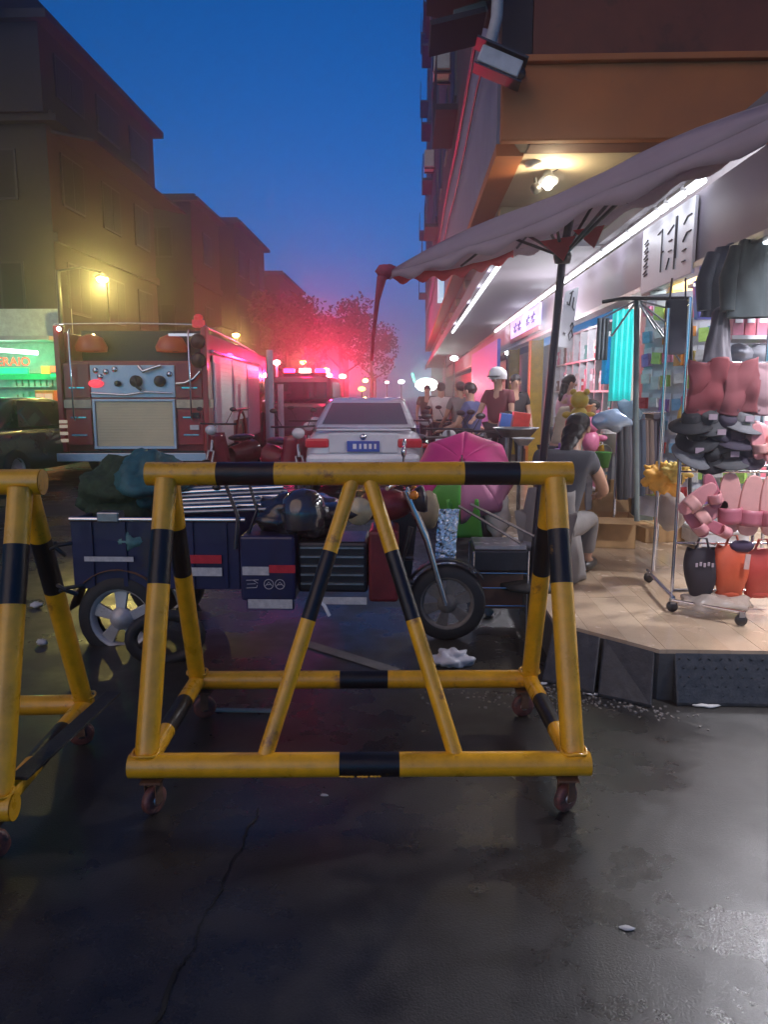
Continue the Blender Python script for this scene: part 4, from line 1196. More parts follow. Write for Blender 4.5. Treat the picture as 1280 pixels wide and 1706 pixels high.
# crumpled foil behind the front wheel
fo = MB()
def foil(u, v):
    p = at(722 + 34 * u + (10 * v if v > .4 else 4), 948 - 100 * v, 4.62)
    return p + Vector((.0, .03 * noise.noise(Vector((u * 7, v * 19, 3))), .0))
fo.grid(foil, 14, 34, 0, False, .002)
solo('foil_sheet', fo, pm('crumpled silver foil', (.85, .92, .95), .16, 1.0, .05, 30, .6), 'crumpled silver foil sheet shining behind the front wheel of the tricycle', 'foil')
# load: netted bundle, tarp, pipes, poles
GNET = pm('dark green net', (.035, .06, .03), .85, 0, .45, 30, .8)
TEAL = pm('teal plastic cloth', (.03, .13, .14), .6, 0, .35, 14, .6)
solo('net_bundle', MB().ball((TX(172), TY + .42, TZ(838) - .0), (.30, .26, .22), n=30, m=20, jit=.35), GNET, 'dark green net bundle on the left end of the tricycle bed', 'bundle')
solo('tarp_bundle', MB().ball((TX(216), TY + .40, TZ(815)), (.22, .26, .17), n=30, m=20, jit=.4), TEAL, 'dark teal tarpaulin heaped beside the green net bundle', 'tarpaulin')
solo('cloth_bag', MB().ball((TX(212), TY + .03, TZ(905)), (.09, .05, .055), n=20, m=14, jit=.5), pm('pale teal rag', (.12, .27, .25), .7, 0, .3, 20, .6), 'small pale teal rag tucked on the side of the tricycle bed', 'rag')
solo('metal_box', MB().box((TX(183), TY + .03, TZ(864)), (.13, .1, .06)), STEEL, 'small shiny metal box on the bed rail below the net bundle', 'box', bevel=.008)
for k in range(7):
    x0, x1 = TX(250 + k * 4), TX(500 - k * 9)
    y = TY + .10 + k * .055
    z = TZ(862 - k * 5)
    solo('steel_pipe', MB().tube([(x0, y, z), (x1, y + .02, z + .035)], .013 + .002 * (k % 3), 10), CHROME if k % 2 else STEEL, '%s steel pipe from the near side of the bundle on the tricycle bed' % ('first', 'second', 'third', 'fourth', 'fifth', 'sixth', 'seventh')[k], 'pipe', 'steel pipes lying on the tricycle bed')
solo('prop_pole', MB().tube([at(372, 797, TY + .2), at(396, 860, TY - .02), at(392, 915, TY - .05)], .012, 8).ball(at(361, 812, TY + .2), (.03, .02, .02)), DARKPL, 'dark crooked pole leaning at the left side of the bed middle', 'pole')
solo('prop_pole', MB().tube([at(412, 795, TY + .2), at(428, 850, TY + .1), at(410, 900, TY + .05)], .010, 8), DARKPL, 'thinner dark pole leaning right of the crooked one', 'pole')
solo('black_sack', MB().ball((TX(485), TY + .25, TZ(872)), (.26, .25, .15), n=30, m=20, jit=.35), pm('glossy black plastic sack', (.02, .02, .024), .18, 0, .3, 8, 1.0, .5), 'glossy black plastic sack behind the tricycle box', 'sack')
solo('helmet', MB().lathe([(.13, -.09), (.142, 0), (.12, .08), (.07, .125), (.0, .14)], 22, (TX(502), TY + .1, TZ(858))), pm('glossy black helmet shell', (.03, .03, .035), .1, 0, .1, 8, 0, 1.0), 'shiny black helmet resting on the black sack', 'helmet')
solo('cable_tail', MB().tube([at(528, 998, TY - .1), at(540, 1008, TY - .12), at(549, 1026, TY - .12)], .011, 8), WHITEP, 'short white bent cable end hanging below the tricycle', 'cable')
solo('spare_tyre', MB().tube([Vector((TX(292), TY - .25, .14)) + Vector((.05 * math.cos(a), .0, .0)) + Vector((.13 * math.cos(a), .05 * math.cos(a), .13 * math.sin(a))) for a in [k * math.pi / 12 for k in range(24)]], .035, 10, closed=True), RUBBER, 'small black tyre standing behind the left rear leg of the barrier', 'tyre')

# ------------------------------------------------------------------ scooters
def make_scooter(label, col, loc, rot, grp=None):
    t = thing('scooter', label, 'scooter', loc, rot, grp)
    P = pm('scooter paint %s' % col[0], col[1], .3, 0, .1, 5, .05, .6)
    for y in (0.0, 1.25):
        a = ry(math.pi / 2)
        w = part('wheel', MB().lathe([(.14, -.05), (.21, -.055), (.24, -.02), (.24, .02), (.21, .055), (.14, .05)], 24, (0, y, .24), a), RUBBER, t)
        part('rim', MB().lathe([(.145, -.045), (.10, -.02), (.05, -.06), (0, -.06)], 16, (0, y, .24), a).lathe([(.145, .045), (.10, .02), (.05, .06), (0, .06)], 16, (0, y, .24), a), STEEL, w)
    b = MB().grid(lambda u, v: Vector((.17 * math.sin(math.pi * v * 2) * (1 - .25 * u), -.12 + .72 * u, .52 + (.20 - .05 * u) * math.cos(math.pi * v * 2) - .04 * u)), 8, 16)
    part('body', b, P, t)
    part('seat', MB().ball((0, .22, .77), (.15, .34, .06), n=18), pm('black vinyl', (.015, .015, .017), .3), t)
    part('floorboard', MB().box((0, .72, .33), (.30, .42, .06)), P, t, bevel=.015)
    part('front_shield', MB().grid(lambda u, v: Vector(((u - .5) * .44 * (1 - .3 * v), .98 + .10 * v - .5 * (u - .5) ** 2, .34 + .55 * v)), 8, 8, 0, True, .02), P, t)
    part('fork', MB().tube([(.06, 1.25, .24), (.05, 1.10, .60)], .018, 8).tube([(-.06, 1.25, .24), (-.05, 1.10, .60)], .018, 8).tube([(-.05, 1.1, .6), (.05, 1.1, .6)], .018, 8).tube([(0, 1.1, .6), (0, 1.0, 1.0)], .025, 8), STEEL, t)
    part('handlebar', MB().tube([(-.34, .88, 1.02), (-.15, .98, 1.02), (.15, .98, 1.02), (.34, .88, 1.02)], .015, 8), DARKPL, t)
    part('headlight', MB().ball((0, 1.09, .93), (.10, .07, .08)), pm('clear lens', (.7, .7, .7), .1, 0, .02, 5, 0, 1), t)
    for sx in (-1, 1):
        part('mirror', MB().tube([(sx * .2, .96, 1.03), (sx * .3, .93, 1.22)], .006, 6).ball((sx * .31, .93, 1.25), (.06, .015, .035)), DARKPL, t)
    part('tail_light', MB().ball((0, -.12, .66), (.08, .04, .04)), pm('red tail lens', (.45, .02, .03)), t)
    part('rear_guard', MB().grid(lambda u, v: Vector(((v - .5) * .12, .27 * math.cos(R(60) + u * R(110)), .24 + .27 * math.sin(R(60) + u * R(110)))), 10, 1, 0, True, .006), DARKPL, t)
    return t
sc1 = make_scooter('dark red scooter parked between the fire engine and the white car', ('dark red', (.22, .02, .03)), (-2.15, 11.6, 0), R(-150))
dup(sc1, (-2.75, 12.6, 0), R(160), 'second dark red scooter nearer the fire engine side')
dup(sc1, (-1.95, 14.0, 0), R(-170), 'third red scooter behind, just left of the white car')
sc2 = make_scooter('pale grey scooter behind the pink umbrella', ('pale grey', (.55, .55, .60)), (.72, 7.3, 0), R(15))
dup(sc2, (.35, 9.2, 0), R(-10), 'grey scooter parked right of the white car')
sc3 = make_scooter('dark blue scooter among the riders beyond the umbrella', ('dark blue', (.03, .04, .14)), (.62, 8.6, 0), R(-20))
dup(sc3, (.20, 12.2, 0), R(12), 'blue scooter just beyond the right rear corner of the white car')
dup(sc3, (.62, 12.5, 0), R(-12), 'dark blue scooter near the man in the white shirt')

# ------------------------------------------------------------------ open pink and green umbrella lying on the scooter
um = thing('umbrella', 'open magenta umbrella with one green panel behind the tricycle handlebar', 'umbrella', at(770, 800, 5.3))
uc = at(772, 790, 5.3)
ax = Vector((-.10, -.80, .62)).normalized()
q = ax.to_track_quat('Z', 'Y').to_matrix()
PINK = pm('magenta fabric', (.62, .04, .22), .55, 0, .15, 5, .1)
PINK2 = pm('pale pink fabric', (.60, .22, .35), .6, 0, .15, 5, .1)
GRN3 = pm('bright green fabric', (.10, .42, .05), .55, 0, .15, 5, .1)
for k in range(8):
    a0, a1 = k * math.pi / 4, (k + 1) * math.pi / 4
    def gore(u, v):
        a = a0 + (a1 - a0) * u
        th = v * R(74)
        rr = .40 * math.sin(th) * (1 - .10 * math.sin(math.pi * u) * v)
        return uc + q @ Vector((rr * math.cos(a), rr * math.sin(a), .30 * math.cos(th) - .12))
    part('canopy_panel', MB().grid(gore, 6, 8, 0, True, .003), GRN3 if k == 5 else (PINK2 if k in (6, 7) else PINK), um, world=True, label='green panel' if k == 5 else None)
part('shaft', MB().tube([uc + q @ Vector((0, 0, .24)), uc + q @ Vector((0, 0, -.45))], .008, 6), CHROME, um, world=True)
for k in range(8):
    a = k * math.pi / 4
    part('rib', MB().tube([uc + q @ Vector((.38 * math.sin(th) * math.cos(a), .38 * math.sin(th) * math.sin(a), .28 * math.cos(th) - .13)) for th in (0, R(25), R(50), R(73))], .004, 5), CHROME, um, world=True)
# green cloth and white bag under it, thin sticks
solo('green_bag', MB().grid(lambda u, v: at(752 + 52 * u - 8 * v, 898 - 66 * v, 5.05) + Vector((0, .05 * math.sin(math.pi * u), 0)), 10, 10, 0, True, .01), GRN3, 'green cloth bag hanging below the pink umbrella', 'bag')
solo('white_bag', MB().ball(at(830, 858, 5.2), (.085, .06, .17), n=24, m=16, jit=.25), pm('white plastic bag', (.72, .64, .58), .4, 0, .1, 6, .6), 'white plastic bag hanging right of the green cloth', 'bag')
solo('cream_panel', MB().ball(at(715, 850, 4.85), (.07, .05, .13), n=20, m=14, jit=.1), pm('cream yellow cover', (.46, .38, .22), .5), 'cream coloured scooter cover between the fork and the green bag', 'cover')
for k, (a, b_) in enumerate((((765, 843), (868, 905)), ((785, 840), (890, 893)))):
    solo('wooden_stick', MB().tube([at(*a, 4.9), at(*b_, 4.6)], .010, 8), STEEL, ['lower slanting rod behind the right barrier leg', 'upper slanting rod behind the right barrier leg'][k], 'rod')
# wire rack with black tray beside the front wheel
wr_ = thing('wire_rack', 'low wire rack with black tray between the tricycle and the platform', 'rack', at(838, 1010, 4.75))
Yw = 4.62
A, B_ = at(790, 905, Yw), at(882, 905, Yw)
part('tray', MB().bx(A.x, B_.x, Yw, Yw + .34, at(0, 945, Yw).z, at(0, 912, Yw).z), DARKPL, wr_, world=True, bevel=.01)
part('lid', MB().bx(A.x + .01, B_.x - .01, Yw + .03, Yw + .32, at(0, 911, Yw).z, at(0, 905, Yw).z), pm('grey plastic lid', (.3, .3, .32), .25), wr_, world=True)
for py in (948, 972, 1001):
    part('wire', MB().tube([(A.x, Yw, at(0, py, Yw).z), (B_.x, Yw, at(0, py, Yw).z)], .005, 6), CHROME, wr_, world=True)
for x in (A.x, B_.x):
    for y in (Yw, Yw + .32):
        part('leg', MB().tube([(x, y, 0), (x, y, at(0, 912, Yw).z)], .008, 6), CHROME, wr_, world=True)
part('inner_box', MB().bx(A.x + .02, B_.x - .02, Yw + .06, Yw + .3, .12, at(0, 950, Yw).z), pm('brown crate', (.12, .06, .04), .7), wr_, world=True)

# ------------------------------------------------------------------ people
def skin_mesh(name, verts, edges, radii, mat, parent, root=0, sub=2, label=None):
    me = bpy.data.meshes.new(name)
    me.from_pydata([tuple(v) for v in verts], edges, [])
    me.materials.append(mat)
    o = bpy.data.objects.new(name, me)
    COL.objects.link(o)
    o.parent = parent
    sk_ = o.modifiers.new('skin', 'SKIN')
    sk_.use_smooth_shade = True
    for i, r in enumerate(radii):
        sv = me.skin_vertices[0].data[i]
        sv.radius = r if isinstance(r, tuple) else (r, r)
        sv.use_root = (i == root)
    sd = o.modifiers.new('subd', 'SUBSURF')
    sd.levels = sd.render_levels = sub
    if label:
        o['label'] = label
    return o

def lerp(a, b_, t): return Vector(a).lerp(Vector(b_), t)
def person(label, loc, rot, J, shirt, pants, hair=HAIR, skin=SKIN, hat=None, hairstyle='short', face=True, shoes=None, scale=1.0, sleeve=.6, skirt=None):
    """J: joints pelvis, chest, neck, head, and per side l/r: sh, el, wr, hip, kn, an. +y is where the person faces."""
    t = thing('person', label, 'person', loc, rot)
    t.scale = (scale,) * 3
    V_, E_, R_ = [], [], []
    ix = {}
    def add(k, p, r, frm=None):
        ix[k] = len(V_)
        V_.append(Vector(p)); R_.append(r)
        if frm is not None:
            E_.append((ix[frm], ix[k]))
    add('pelvis', J['pelvis'], (.15, .11))
    add('belly', lerp(J['pelvis'], J['chest'], .5), (.135, .10), 'pelvis')
    add('chest', J['chest'], (.155, .11), 'belly')
    add('neck', J['neck'], .058, 'chest')
    hd = Vector(J['head'])
    up = (hd - Vector(J['neck'])).normalized()
    add('jaw', hd - up * .055, (.062, .07), 'neck')
    add('head', hd + up * .01, (.078, .092), 'jaw')
    add('crown', hd + up * .085, (.06, .07), 'head')
    for s_ in 'lr':
        sh, el, wr, hp, kn, an = (Vector(J[s_ + k]) for k in ('sh', 'el', 'wr', 'hip', 'kn', 'an'))
        add(s_ + 'sh', sh, .055, 'chest')
        add(s_ + 'el', el, .040, s_ + 'sh')
        add(s_ + 'wr', wr, .027, s_ + 'el')
        d = (wr - el).normalized()
        side = d.cross(Vector((0, 0, 1)))
        side = side.normalized() if side.length > .2 else Vector((0, 1, 0))
        palm = wr + d * .055
        add(s_ + 'palm', palm, (.034, .018), s_ + 'wr')
        for f in range(4):
            off = side * (f - 1.5) * .017
            L = (.060, .072, .068, .052)[f]
            k1 = palm + off + d * .035
            curl = d.cross(side).normalized() * (-.018 if (d.cross(side)).z > 0 else .018)
            add(s_ + 'f%da' % f, k1, .0085, s_ + 'palm')
            add(s_ + 'f%db' % f, k1 + d * L * .5 + curl * .4, .0078, s_ + 'f%da' % f)
            add(s_ + 'f%dc' % f, k1 + d * L * .85 + curl * 1.3, .0066, s_ + 'f%db' % f)
        tb_ = wr + d * .03 + side * (.028 if s_ == 'l' else -.028)
        add(s_ + 't1', tb_, .010, s_ + 'palm')
        add(s_ + 't2', tb_ + d * .035 + side * (.018 if s_ == 'l' else -.018), .0085, s_ + 't1')
        add(s_ + 'hip', hp, .085, 'pelvis')
        add(s_ + 'kn', kn, .055, s_ + 'hip')
        add(s_ + 'calf', lerp(kn, an, .3), .052, s_ + 'kn')
        add(s_ + 'an', an, .036, s_ + 'calf')
        fd = Vector(J.get('foot', (0, 1, 0)))
        add(s_ + 'toe', an + fd * .15 + Vector((0, 0, -.055)), (.04, .028), s_ + 'an')
    body = skin_mesh('body', V_, E_, R_, skin, t)
    # clothes: slightly larger shells that follow the same bones
    def shell(name, chain, edges, rad, m, sub=2):
        return skin_mesh(name, chain, edges, rad, m, t, 0, sub)
    le, re_ = lerp(J['lsh'], J['lel'], sleeve), lerp(J['rsh'], J['rel'], sleeve)
    ch = [J['pelvis'], lerp(J['pelvis'], J['chest'], .5), J['chest'], J['lsh'], J['rsh'], le, re_, lerp(J['chest'], J['neck'], .55)]
    shell('shirt', ch, [(0, 1), (1, 2), (2, 3), (2, 4), (3, 5), (4, 6), (2, 7)], [(.172, .13), (.16, .125), (.175, .13), .072, .072, .058, .058, .07], shirt)
    if skirt is None:
        ch = [J['pelvis'], J['lhip'], J['rhip'], lerp(J['lhip'], J['lkn'], .5), lerp(J['rhip'], J['rkn'], .5), J['lkn'], J['rkn'], lerp(J['lkn'], J['lan'], .9), lerp(J['rkn'], J['ran'], .9)]
        shell('trousers', ch, [(0, 1), (0, 2), (1, 3), (2, 4), (3, 5), (4, 6), (5, 7), (6, 8)], [(.165, .125), .10, .10, .088, .088, .072, .072, .055, .055], pants)
    # shoes
    for s_ in 'lr':
        an = Vector(J[s_ + 'an'])
        fd = Vector(J.get('foot', (0, 1, 0)))
        part('shoe', MB().ball(an + fd * .07 + Vector((0, 0, -.045)), (.05, .135, .042), rot=rz(math.atan2(-fd.x, fd.y))), shoes or DARKPL, t)
    # hair / hat and face
    f_ = Vector(J.get('face', (0, 1, 0))).normalized()
    rt = f_.cross(up).normalized()
    m3 = Matrix((rt, f_, up)).transposed()
    if hat:
        part('helmet', MB().lathe([(.125, -.03), (.135, .03), (.12, .09), (.07, .135), (0, .15)], 20, hd + up * .02, m3), hat, t)
        part('visor', MB().box(hd + up * .03 + f_ * .15, (.16, .09, .012), rot=m3), DARKPL, t)
    else:
        hb = MB().ball(hd + up * .035 - f_ * .02, (.084, .098, .090), n=32, m=22, rot=m3, jit=.07)
        if hairstyle == 'long':
            hb.ball(hd - up * .06 - f_ * .06, (.075, .055, .12), n=28, m=20, rot=m3, jit=.22)
            hb.ball(hd - up * .16 - f_ * .085, (.055, .035, .10), n=24, m=16, rot=m3, jit=.3)
        if hairstyle == 'bun':
            hb.ball(hd + up * .03 - f_ * .13, (.045, .05, .045), n=14, m=10, jit=.1)
        part('hair', hb, hair, t)
    if face:
        for sx in (-1, 1):
            part('eye', MB().ball(hd - up * .0 + f_ * .082 + rt * sx * .032, (.011, .008, .007), rot=m3), pm('dark eye', (.01, .008, .008), .2), t)
            part('ear', MB().ball(hd - up * .015 + rt * sx * .082, (.012, .022, .032), rot=m3), skin, t)
        part('nose', MB().ball(hd - up * .028 + f_ * .095, (.012, .018, .02), rot=m3), skin, t)
        part('mouth', MB().ball(hd - up * .062 + f_ * .083, (.024, .008, .007), rot=m3), pm('lips', (.35, .12, .10), .5), t)
    return t

def standing(lean=0, arm=0.12, bend=0.0, stride=.0, turn=0):
    return dict(pelvis=(0, 0, .92), chest=(0, .02 + lean, 1.24), neck=(0, .03 + lean * 1.2, 1.45), head=(0, .05 + lean * 1.5, 1.58),
                lsh=(-.18, .0 + lean, 1.37), rsh=(.18, .0 + lean, 1.37), lel=(-.24, -.02 + bend, 1.10), rel=(.24, .0 + bend, 1.10),
                lwr=(-.22, .10 + bend * 2, .88 + bend), rwr=(.22, .12 + bend * 2, .90 + bend), lhip=(-.09, 0, .88), rhip=(.09, 0, .88),
                lkn=(-.10, .03 + stride * .5, .48), rkn=(.10, .03 - stride * .4, .48), lan=(-.10, stride, .09), ran=(.10, -stride, .09))
def seated(seat=.42, lean=.15, reach=.3, hands=.75, kn=.38):
    return dict(pelvis=(0, 0, seat + .08), chest=(0, .06 + lean, seat + .38), neck=(0, .10 + lean * 1.5, seat + .58), head=(0, .16 + lean * 1.7, seat + .70),
                lsh=(-.18, .06 + lean, seat + .50), rsh=(.18, .06 + lean, seat + .50), lel=(-.24, .18 + lean, seat + .28), rel=(.24, .18 + lean, seat + .28),
                lwr=(-.14, .28 + lean + reach, hands), rwr=(.14, .28 + lean + reach, hands), lhip=(-.09, .03, seat + .06), rhip=(.09, .03, seat + .06),
                lkn=(-.14, .42, max(kn, seat + .04)), rkn=(.14, .42, max(kn, seat + .04)), lan=(-.13, .40, .09), ran=(.13, .40, .09))
def cloth_m(n, c, sc=6): return pm(n, c, .85, 0, .15, sc, .25)
GREYC = cloth_m('grey cotton', (.20, .185, .18))
# seated woman in front, seen from behind, working over cardboard
pj = seated(.30, .20, .14, .52)
pj['face'] = (.0, 1, -.3)
w1 = person('dark haired woman seated with her back to us behind the right barrier leg', (.93, 4.86, PZ), R(-30), pj, cloth_m('charcoal cotton', (.05, .05, .06)), GREYC, hairstyle='long', shoes=DARKPL, sleeve=.45)
solo('stool', MB().lathe([(0, .28), (.15, .28), (.16, .26), (.13, .24), (.17, .0), (.155, .0), (.12, .22), (0, .22)], 20), pm('grey plastic stool', (.25, .25, .27), .5), 'low grey plastic stool under the seated dark haired woman', 'stool', loc=(.86, 4.86, PZ))
# grey draped cloth around her stool
def drape(u, v):
    a = R(360 * u)
    r = .15 + .085 * v + .018 * math.sin(u * 31 + 2 * v) * v + .04 * noise.noise(Vector((math.cos(a) * 1.5, math.sin(a) * 1.5, v * 2))) * v
    return Vector((.94 + r * math.cos(a), 4.90 + r * .75 * math.sin(a), PZ + .62 - .61 * v + .015 * math.sin(a * 2) * (1 - v)))
solo('draped_cloth', MB().grid(drape, 80, 16, 0, True, .006), GREYC, 'grey cloth draped round the stool of the seated woman', 'cloth')
# second person bending over goods behind her
pj = standing(lean=.22, bend=.18)
pj['head'] = (0, .50, 1.43); pj['neck'] = (0, .36, 1.38); pj['face'] = (.3, .8, -.6)
w2_ = person('person in beige top with short dark hair bending over goods behind the seated woman', (1.38, 7.0, PZ), R(-60), pj, cloth_m('beige cotton', (.50, .40, .28)), cloth_m('dark trousers', (.03, .03, .035)), scale=.78)
# white shirted man from behind
person('man in white T-shirt and dark trousers seen from behind right of the white car', (at(735, 700, 14).x, 14, 0), R(4), standing(bend=.08, stride=.05), cloth_m('white cotton', (.70, .62, .58)), cloth_m('dark trousers', (.03, .03, .035)), face=False)
person('rider in dark red jacket and white helmet on the crowded right side', (1.13, 9.6, PZ), R(150), standing(bend=.12), cloth_m('dark red cotton', (.17, .04, .05)), cloth_m('dark trousers', (.03, .03, .035)), hat=pm('white helmet shell', (.75, .75, .76), .25, 0, .05, 5, 0, .8), scale=.90)
person('person in blue jacket standing behind the pink umbrella', (.86, 10.4, 0), R(60), standing(bend=.14), cloth_m('dull blue cotton', (.09, .11, .24)), cloth_m('dark trousers', (.03, .03, .035)), scale=.97)
person('person in black with dark hair next to the rider in dark red', (1.42, 10.3, PZ), R(190), standing(bend=.05), cloth_m('black cotton', (.025, .025, .03)), cloth_m('dark trousers', (.03, .03, .035)), scale=.88)
person('tall thin figure in dark clothes left of the man in the white T-shirt', (at(712, 700, 17.5).x, 17.5, 0), R(170), standing(stride=.1), cloth_m('dark olive cotton', (.06, .065, .05)), cloth_m('dark trousers', (.03, .03, .035)))
person('person in grey top far down the arcade between the blue jacket and the white T-shirt', (at(768, 700, 13).x, 13.0, 0), R(20), standing(bend=.1), cloth_m('grey cotton', (.20, .19, .20)), cloth_m('dark trousers', (.03, .03, .035)), hairstyle='bun')
person('shopper in pale pink top in front of the white grid shelves', (1.85, 9.0, PZ), R(-85), standing(bend=.18), cloth_m('pale pink cotton', (.55, .28, .33)), cloth_m('dark trousers', (.03, .03, .035)), hairstyle='long', scale=.86)

# ------------------------------------------------------------------ goods
def box_thing(label, loc, dims, m, rot=0, name='cardboard_box', cat='box', flap=False, grp=None):
    t = thing(name, label, cat, loc, rot, grp)
    w, d, h = dims
    part('body', MB().bx(-w / 2, w / 2, -d / 2, -d / 2 + .006, 0, h).bx(-w / 2, w / 2, d / 2 - .006, d / 2, 0, h).bx(-w / 2, -w / 2 + .006, -d / 2, d / 2, 0, h).bx(w / 2 - .006, w / 2, -d / 2, d / 2, 0, h).bx(-w / 2, w / 2, -d / 2, d / 2, 0, .006).bx(-w / 2 + .006, w / 2 - .006, -d / 2 + .006, d / 2 - .006, h * .7, h * .72), m, t)
    if flap:
        part('flap', MB().box((0, -d / 2 - .09, h - .0), (w, .19, .005), rot=rx(R(6))), m, t)
        part('flap', MB().box((0, d / 2 + .06, h + .07), (w, .19, .005), rot=rx(R(55))), m, t)
        part('flap', MB().box((-w / 2 - .05, 0, h + .06), (.005, d, .16), rot=ry(R(-40))), m, t)
    else:
        part('flap', MB().box((0, -d / 4, h + .004), (w, d / 2 - .004, .005)), m, t)
        part('flap', MB().box((0, d / 4, h + .004), (w, d / 2 - .004, .005)), m, t)
        part('tape', MB().box((0, 0, h + .009), (.05, d, .002)), pm('brown tape', (.5, .36, .18), .3), t)
    return t
p = onz(975, 830, PZ)
box_thing('open cardboard box with its flap folded toward the camera', (1.62, 6.15, PZ), (.46, .40, .24), CARD, R(-8), flap=True)
box_thing('closed cardboard box behind the open one', (2.0, 6.95, PZ), (.40, .40, .46), CARD, R(5))
box_thing('low flat cardboard box on the floor beside the closed one', (2.10, 6.45, PZ), (.36, .5, .12), CARD, R(12))
# heap of colourful toys on a stand behind the boxes
ts = thing('toy_stand', 'low display stand heaped with colourful toys behind the boxes', 'stand', (1.95, 7.35, PZ))
part('table_top', MB().bx(1.45, 2.45, 7.1, 7.5, PZ + .50, PZ + .54), pm('pale table', (.5, .45, .38), .5), ts, world=True, bevel=.01)
for x in (1.5, 2.4):
    for y in (7.14, 7.46):
        part('leg', MB().tube([(x, y, PZ), (x, y, PZ + .5)], .015, 8), STEEL, ts, world=True)
TOYC = [('red', (.6, .05, .04)), ('yellow', (.7, .45, .04)), ('green', (.12, .45, .08)), ('pink', (.65, .18, .30)), ('blue', (.06, .18, .55)), ('orange', (.7, .22, .03)), ('white', (.65, .62, .6)), ('violet', (.3, .12, .45))]
def toy(label, loc, col, kind, s=1.0, grp='toys on the low stand'):
    t = thing('toy', label, 'toy', loc, rnd.uniform(-1, 1), grp)
    m_ = pm('toy plastic %s' % col[0], col[1], .4, 0, .15, 15, .1, .3)
    m2 = pm('toy plastic white', (.65, .62, .6), .4)
    if kind == 0:   # plush figure
        part('torso', MB().ball((0, 0, .07 * s), (.055 * s, .045 * s, .07 * s)), m_, t)
        part('head', MB().ball((0, 0, .17 * s), .05 * s), m_, t)
        for sx in (-1, 1):
            part('ear', MB().ball((sx * .04 * s, 0, .215 * s), .018 * s), m_, t)
            part('arm', MB().ball((sx * .07 * s, -.01, .09 * s), (.03 * s, .02 * s, .02 * s)), m_, t)
    elif kind == 1:  # toy car
        part('body', MB().box((0, 0, .045 * s), (.16 * s, .08 * s, .05 * s)).box((0, 0, .085 * s), (.09 * s, .07 * s, .04 * s)), m_, t, bevel=.008)
        for sx in (-1, 1):
            part('wheel', MB().lathe([(.022 * s, -.045 * s), (.022 * s, .045 * s), (0, .045 * s)], 12, (sx * .05 * s, 0, .022 * s), rx(math.pi / 2)), DARKPL, t)
    else:            # ball in a net / beach bucket
        part('bucket', MB().lathe([(0, 0), (.045 * s, 0), (.065 * s, .11 * s), (.07 * s, .115 * s), (.06 * s, .11 * s), (.042 * s, .01)], 16), m_, t)
        part('handle', MB().tube([(.066 * s * math.cos(a), 0, .11 * s + .06 * s * math.sin(a)) for a in [k * math.pi / 8 for k in range(9)]], .004, 6), m2, t)
    return t
k = 0
for row in range(3):
    for i in range(9):
        col = TOYC[(i * 3 + row * 5) % 8]
        kd = ('stuffed animal', 'toy car', 'bucket')[(i + row) % 3]
        toy('%s toy %s in the %s row of the low stand' % (col[0], kd, ('front', 'middle', 'back')[row]), (1.50 + i * .11 + rnd.uniform(-.02, .02), 7.15 + row * .13, PZ + .542 + row * .002), col, (i + row) % 3, 1.0 + row * .35)
for i, (px, py, Y, ci, kd, s) in enumerate(((965, 700, 6.6, 1, 0, 1.6), (985, 735, 6.4, 3, 0, 1.4), (1005, 760, 6.6, 2, 2, 1.2), (945, 745, 6.2, 7, 1, 1.3), (1022, 735, 6.8, 6, 2, 1.5), (968, 690, 7.0, 5, 2, 1.6))):
    c = at(px, py, Y)
    tt = toy('larger %s toy held up on a clear riser near the boxes, %s' % (TOYC[ci][0], ('top', 'middle', 'low right', 'low left', 'far right', 'far top')[i]), c - Vector((0, 0, .1)), TOYC[ci], kd, s, None)
    part('riser', MB().box((0, 0, (PZ - c.z + .1) / 2), (.05, .05, c.z - .1 - PZ)), pm('clear grey riser', (.3, .3, .32), .3), tt)

# white grid shelves with pink goods
gsx, gy0, gy1 = 2.32, 8.25, 12.2
gr = thing('grid_shelf', 'white grid shelving filled with pink and red packets', 'shelf', (gsx, 10, PZ))
WSF = pm('white shelf metal', (.62, .62, .66), .4)
nyc, nzc = 9, 5
for i in range(nyc + 1):
    y = gy0 + (gy1 - gy0) * i / nyc
    part('upright', MB().bx(gsx, gsx + .30, y - .012, y + .012, PZ, 2.36), WSF, gr, world=True)
for j in range(nzc + 1):
    z = PZ + .05 + (2.28 - PZ) * j / nzc
    for i in range(nyc):
        ya = gy0 + (gy1 - gy0) * i / nyc + .013
        yb = gy0 + (gy1 - gy0) * (i + 1) / nyc - .013
        part('shelf_board', MB().bx(gsx + .002, gsx + .30, ya, yb, z - .012, z + .012), WSF, gr, world=True)
PK = [('pink', (.62, .20, .30)), ('red', (.5, .05, .07)), ('pale', (.55, .48, .48)), ('brown', (.22, .13, .11)), ('teal', (.18, .35, .34)), ('rose', (.55, .30, .36))]
meshes = {}
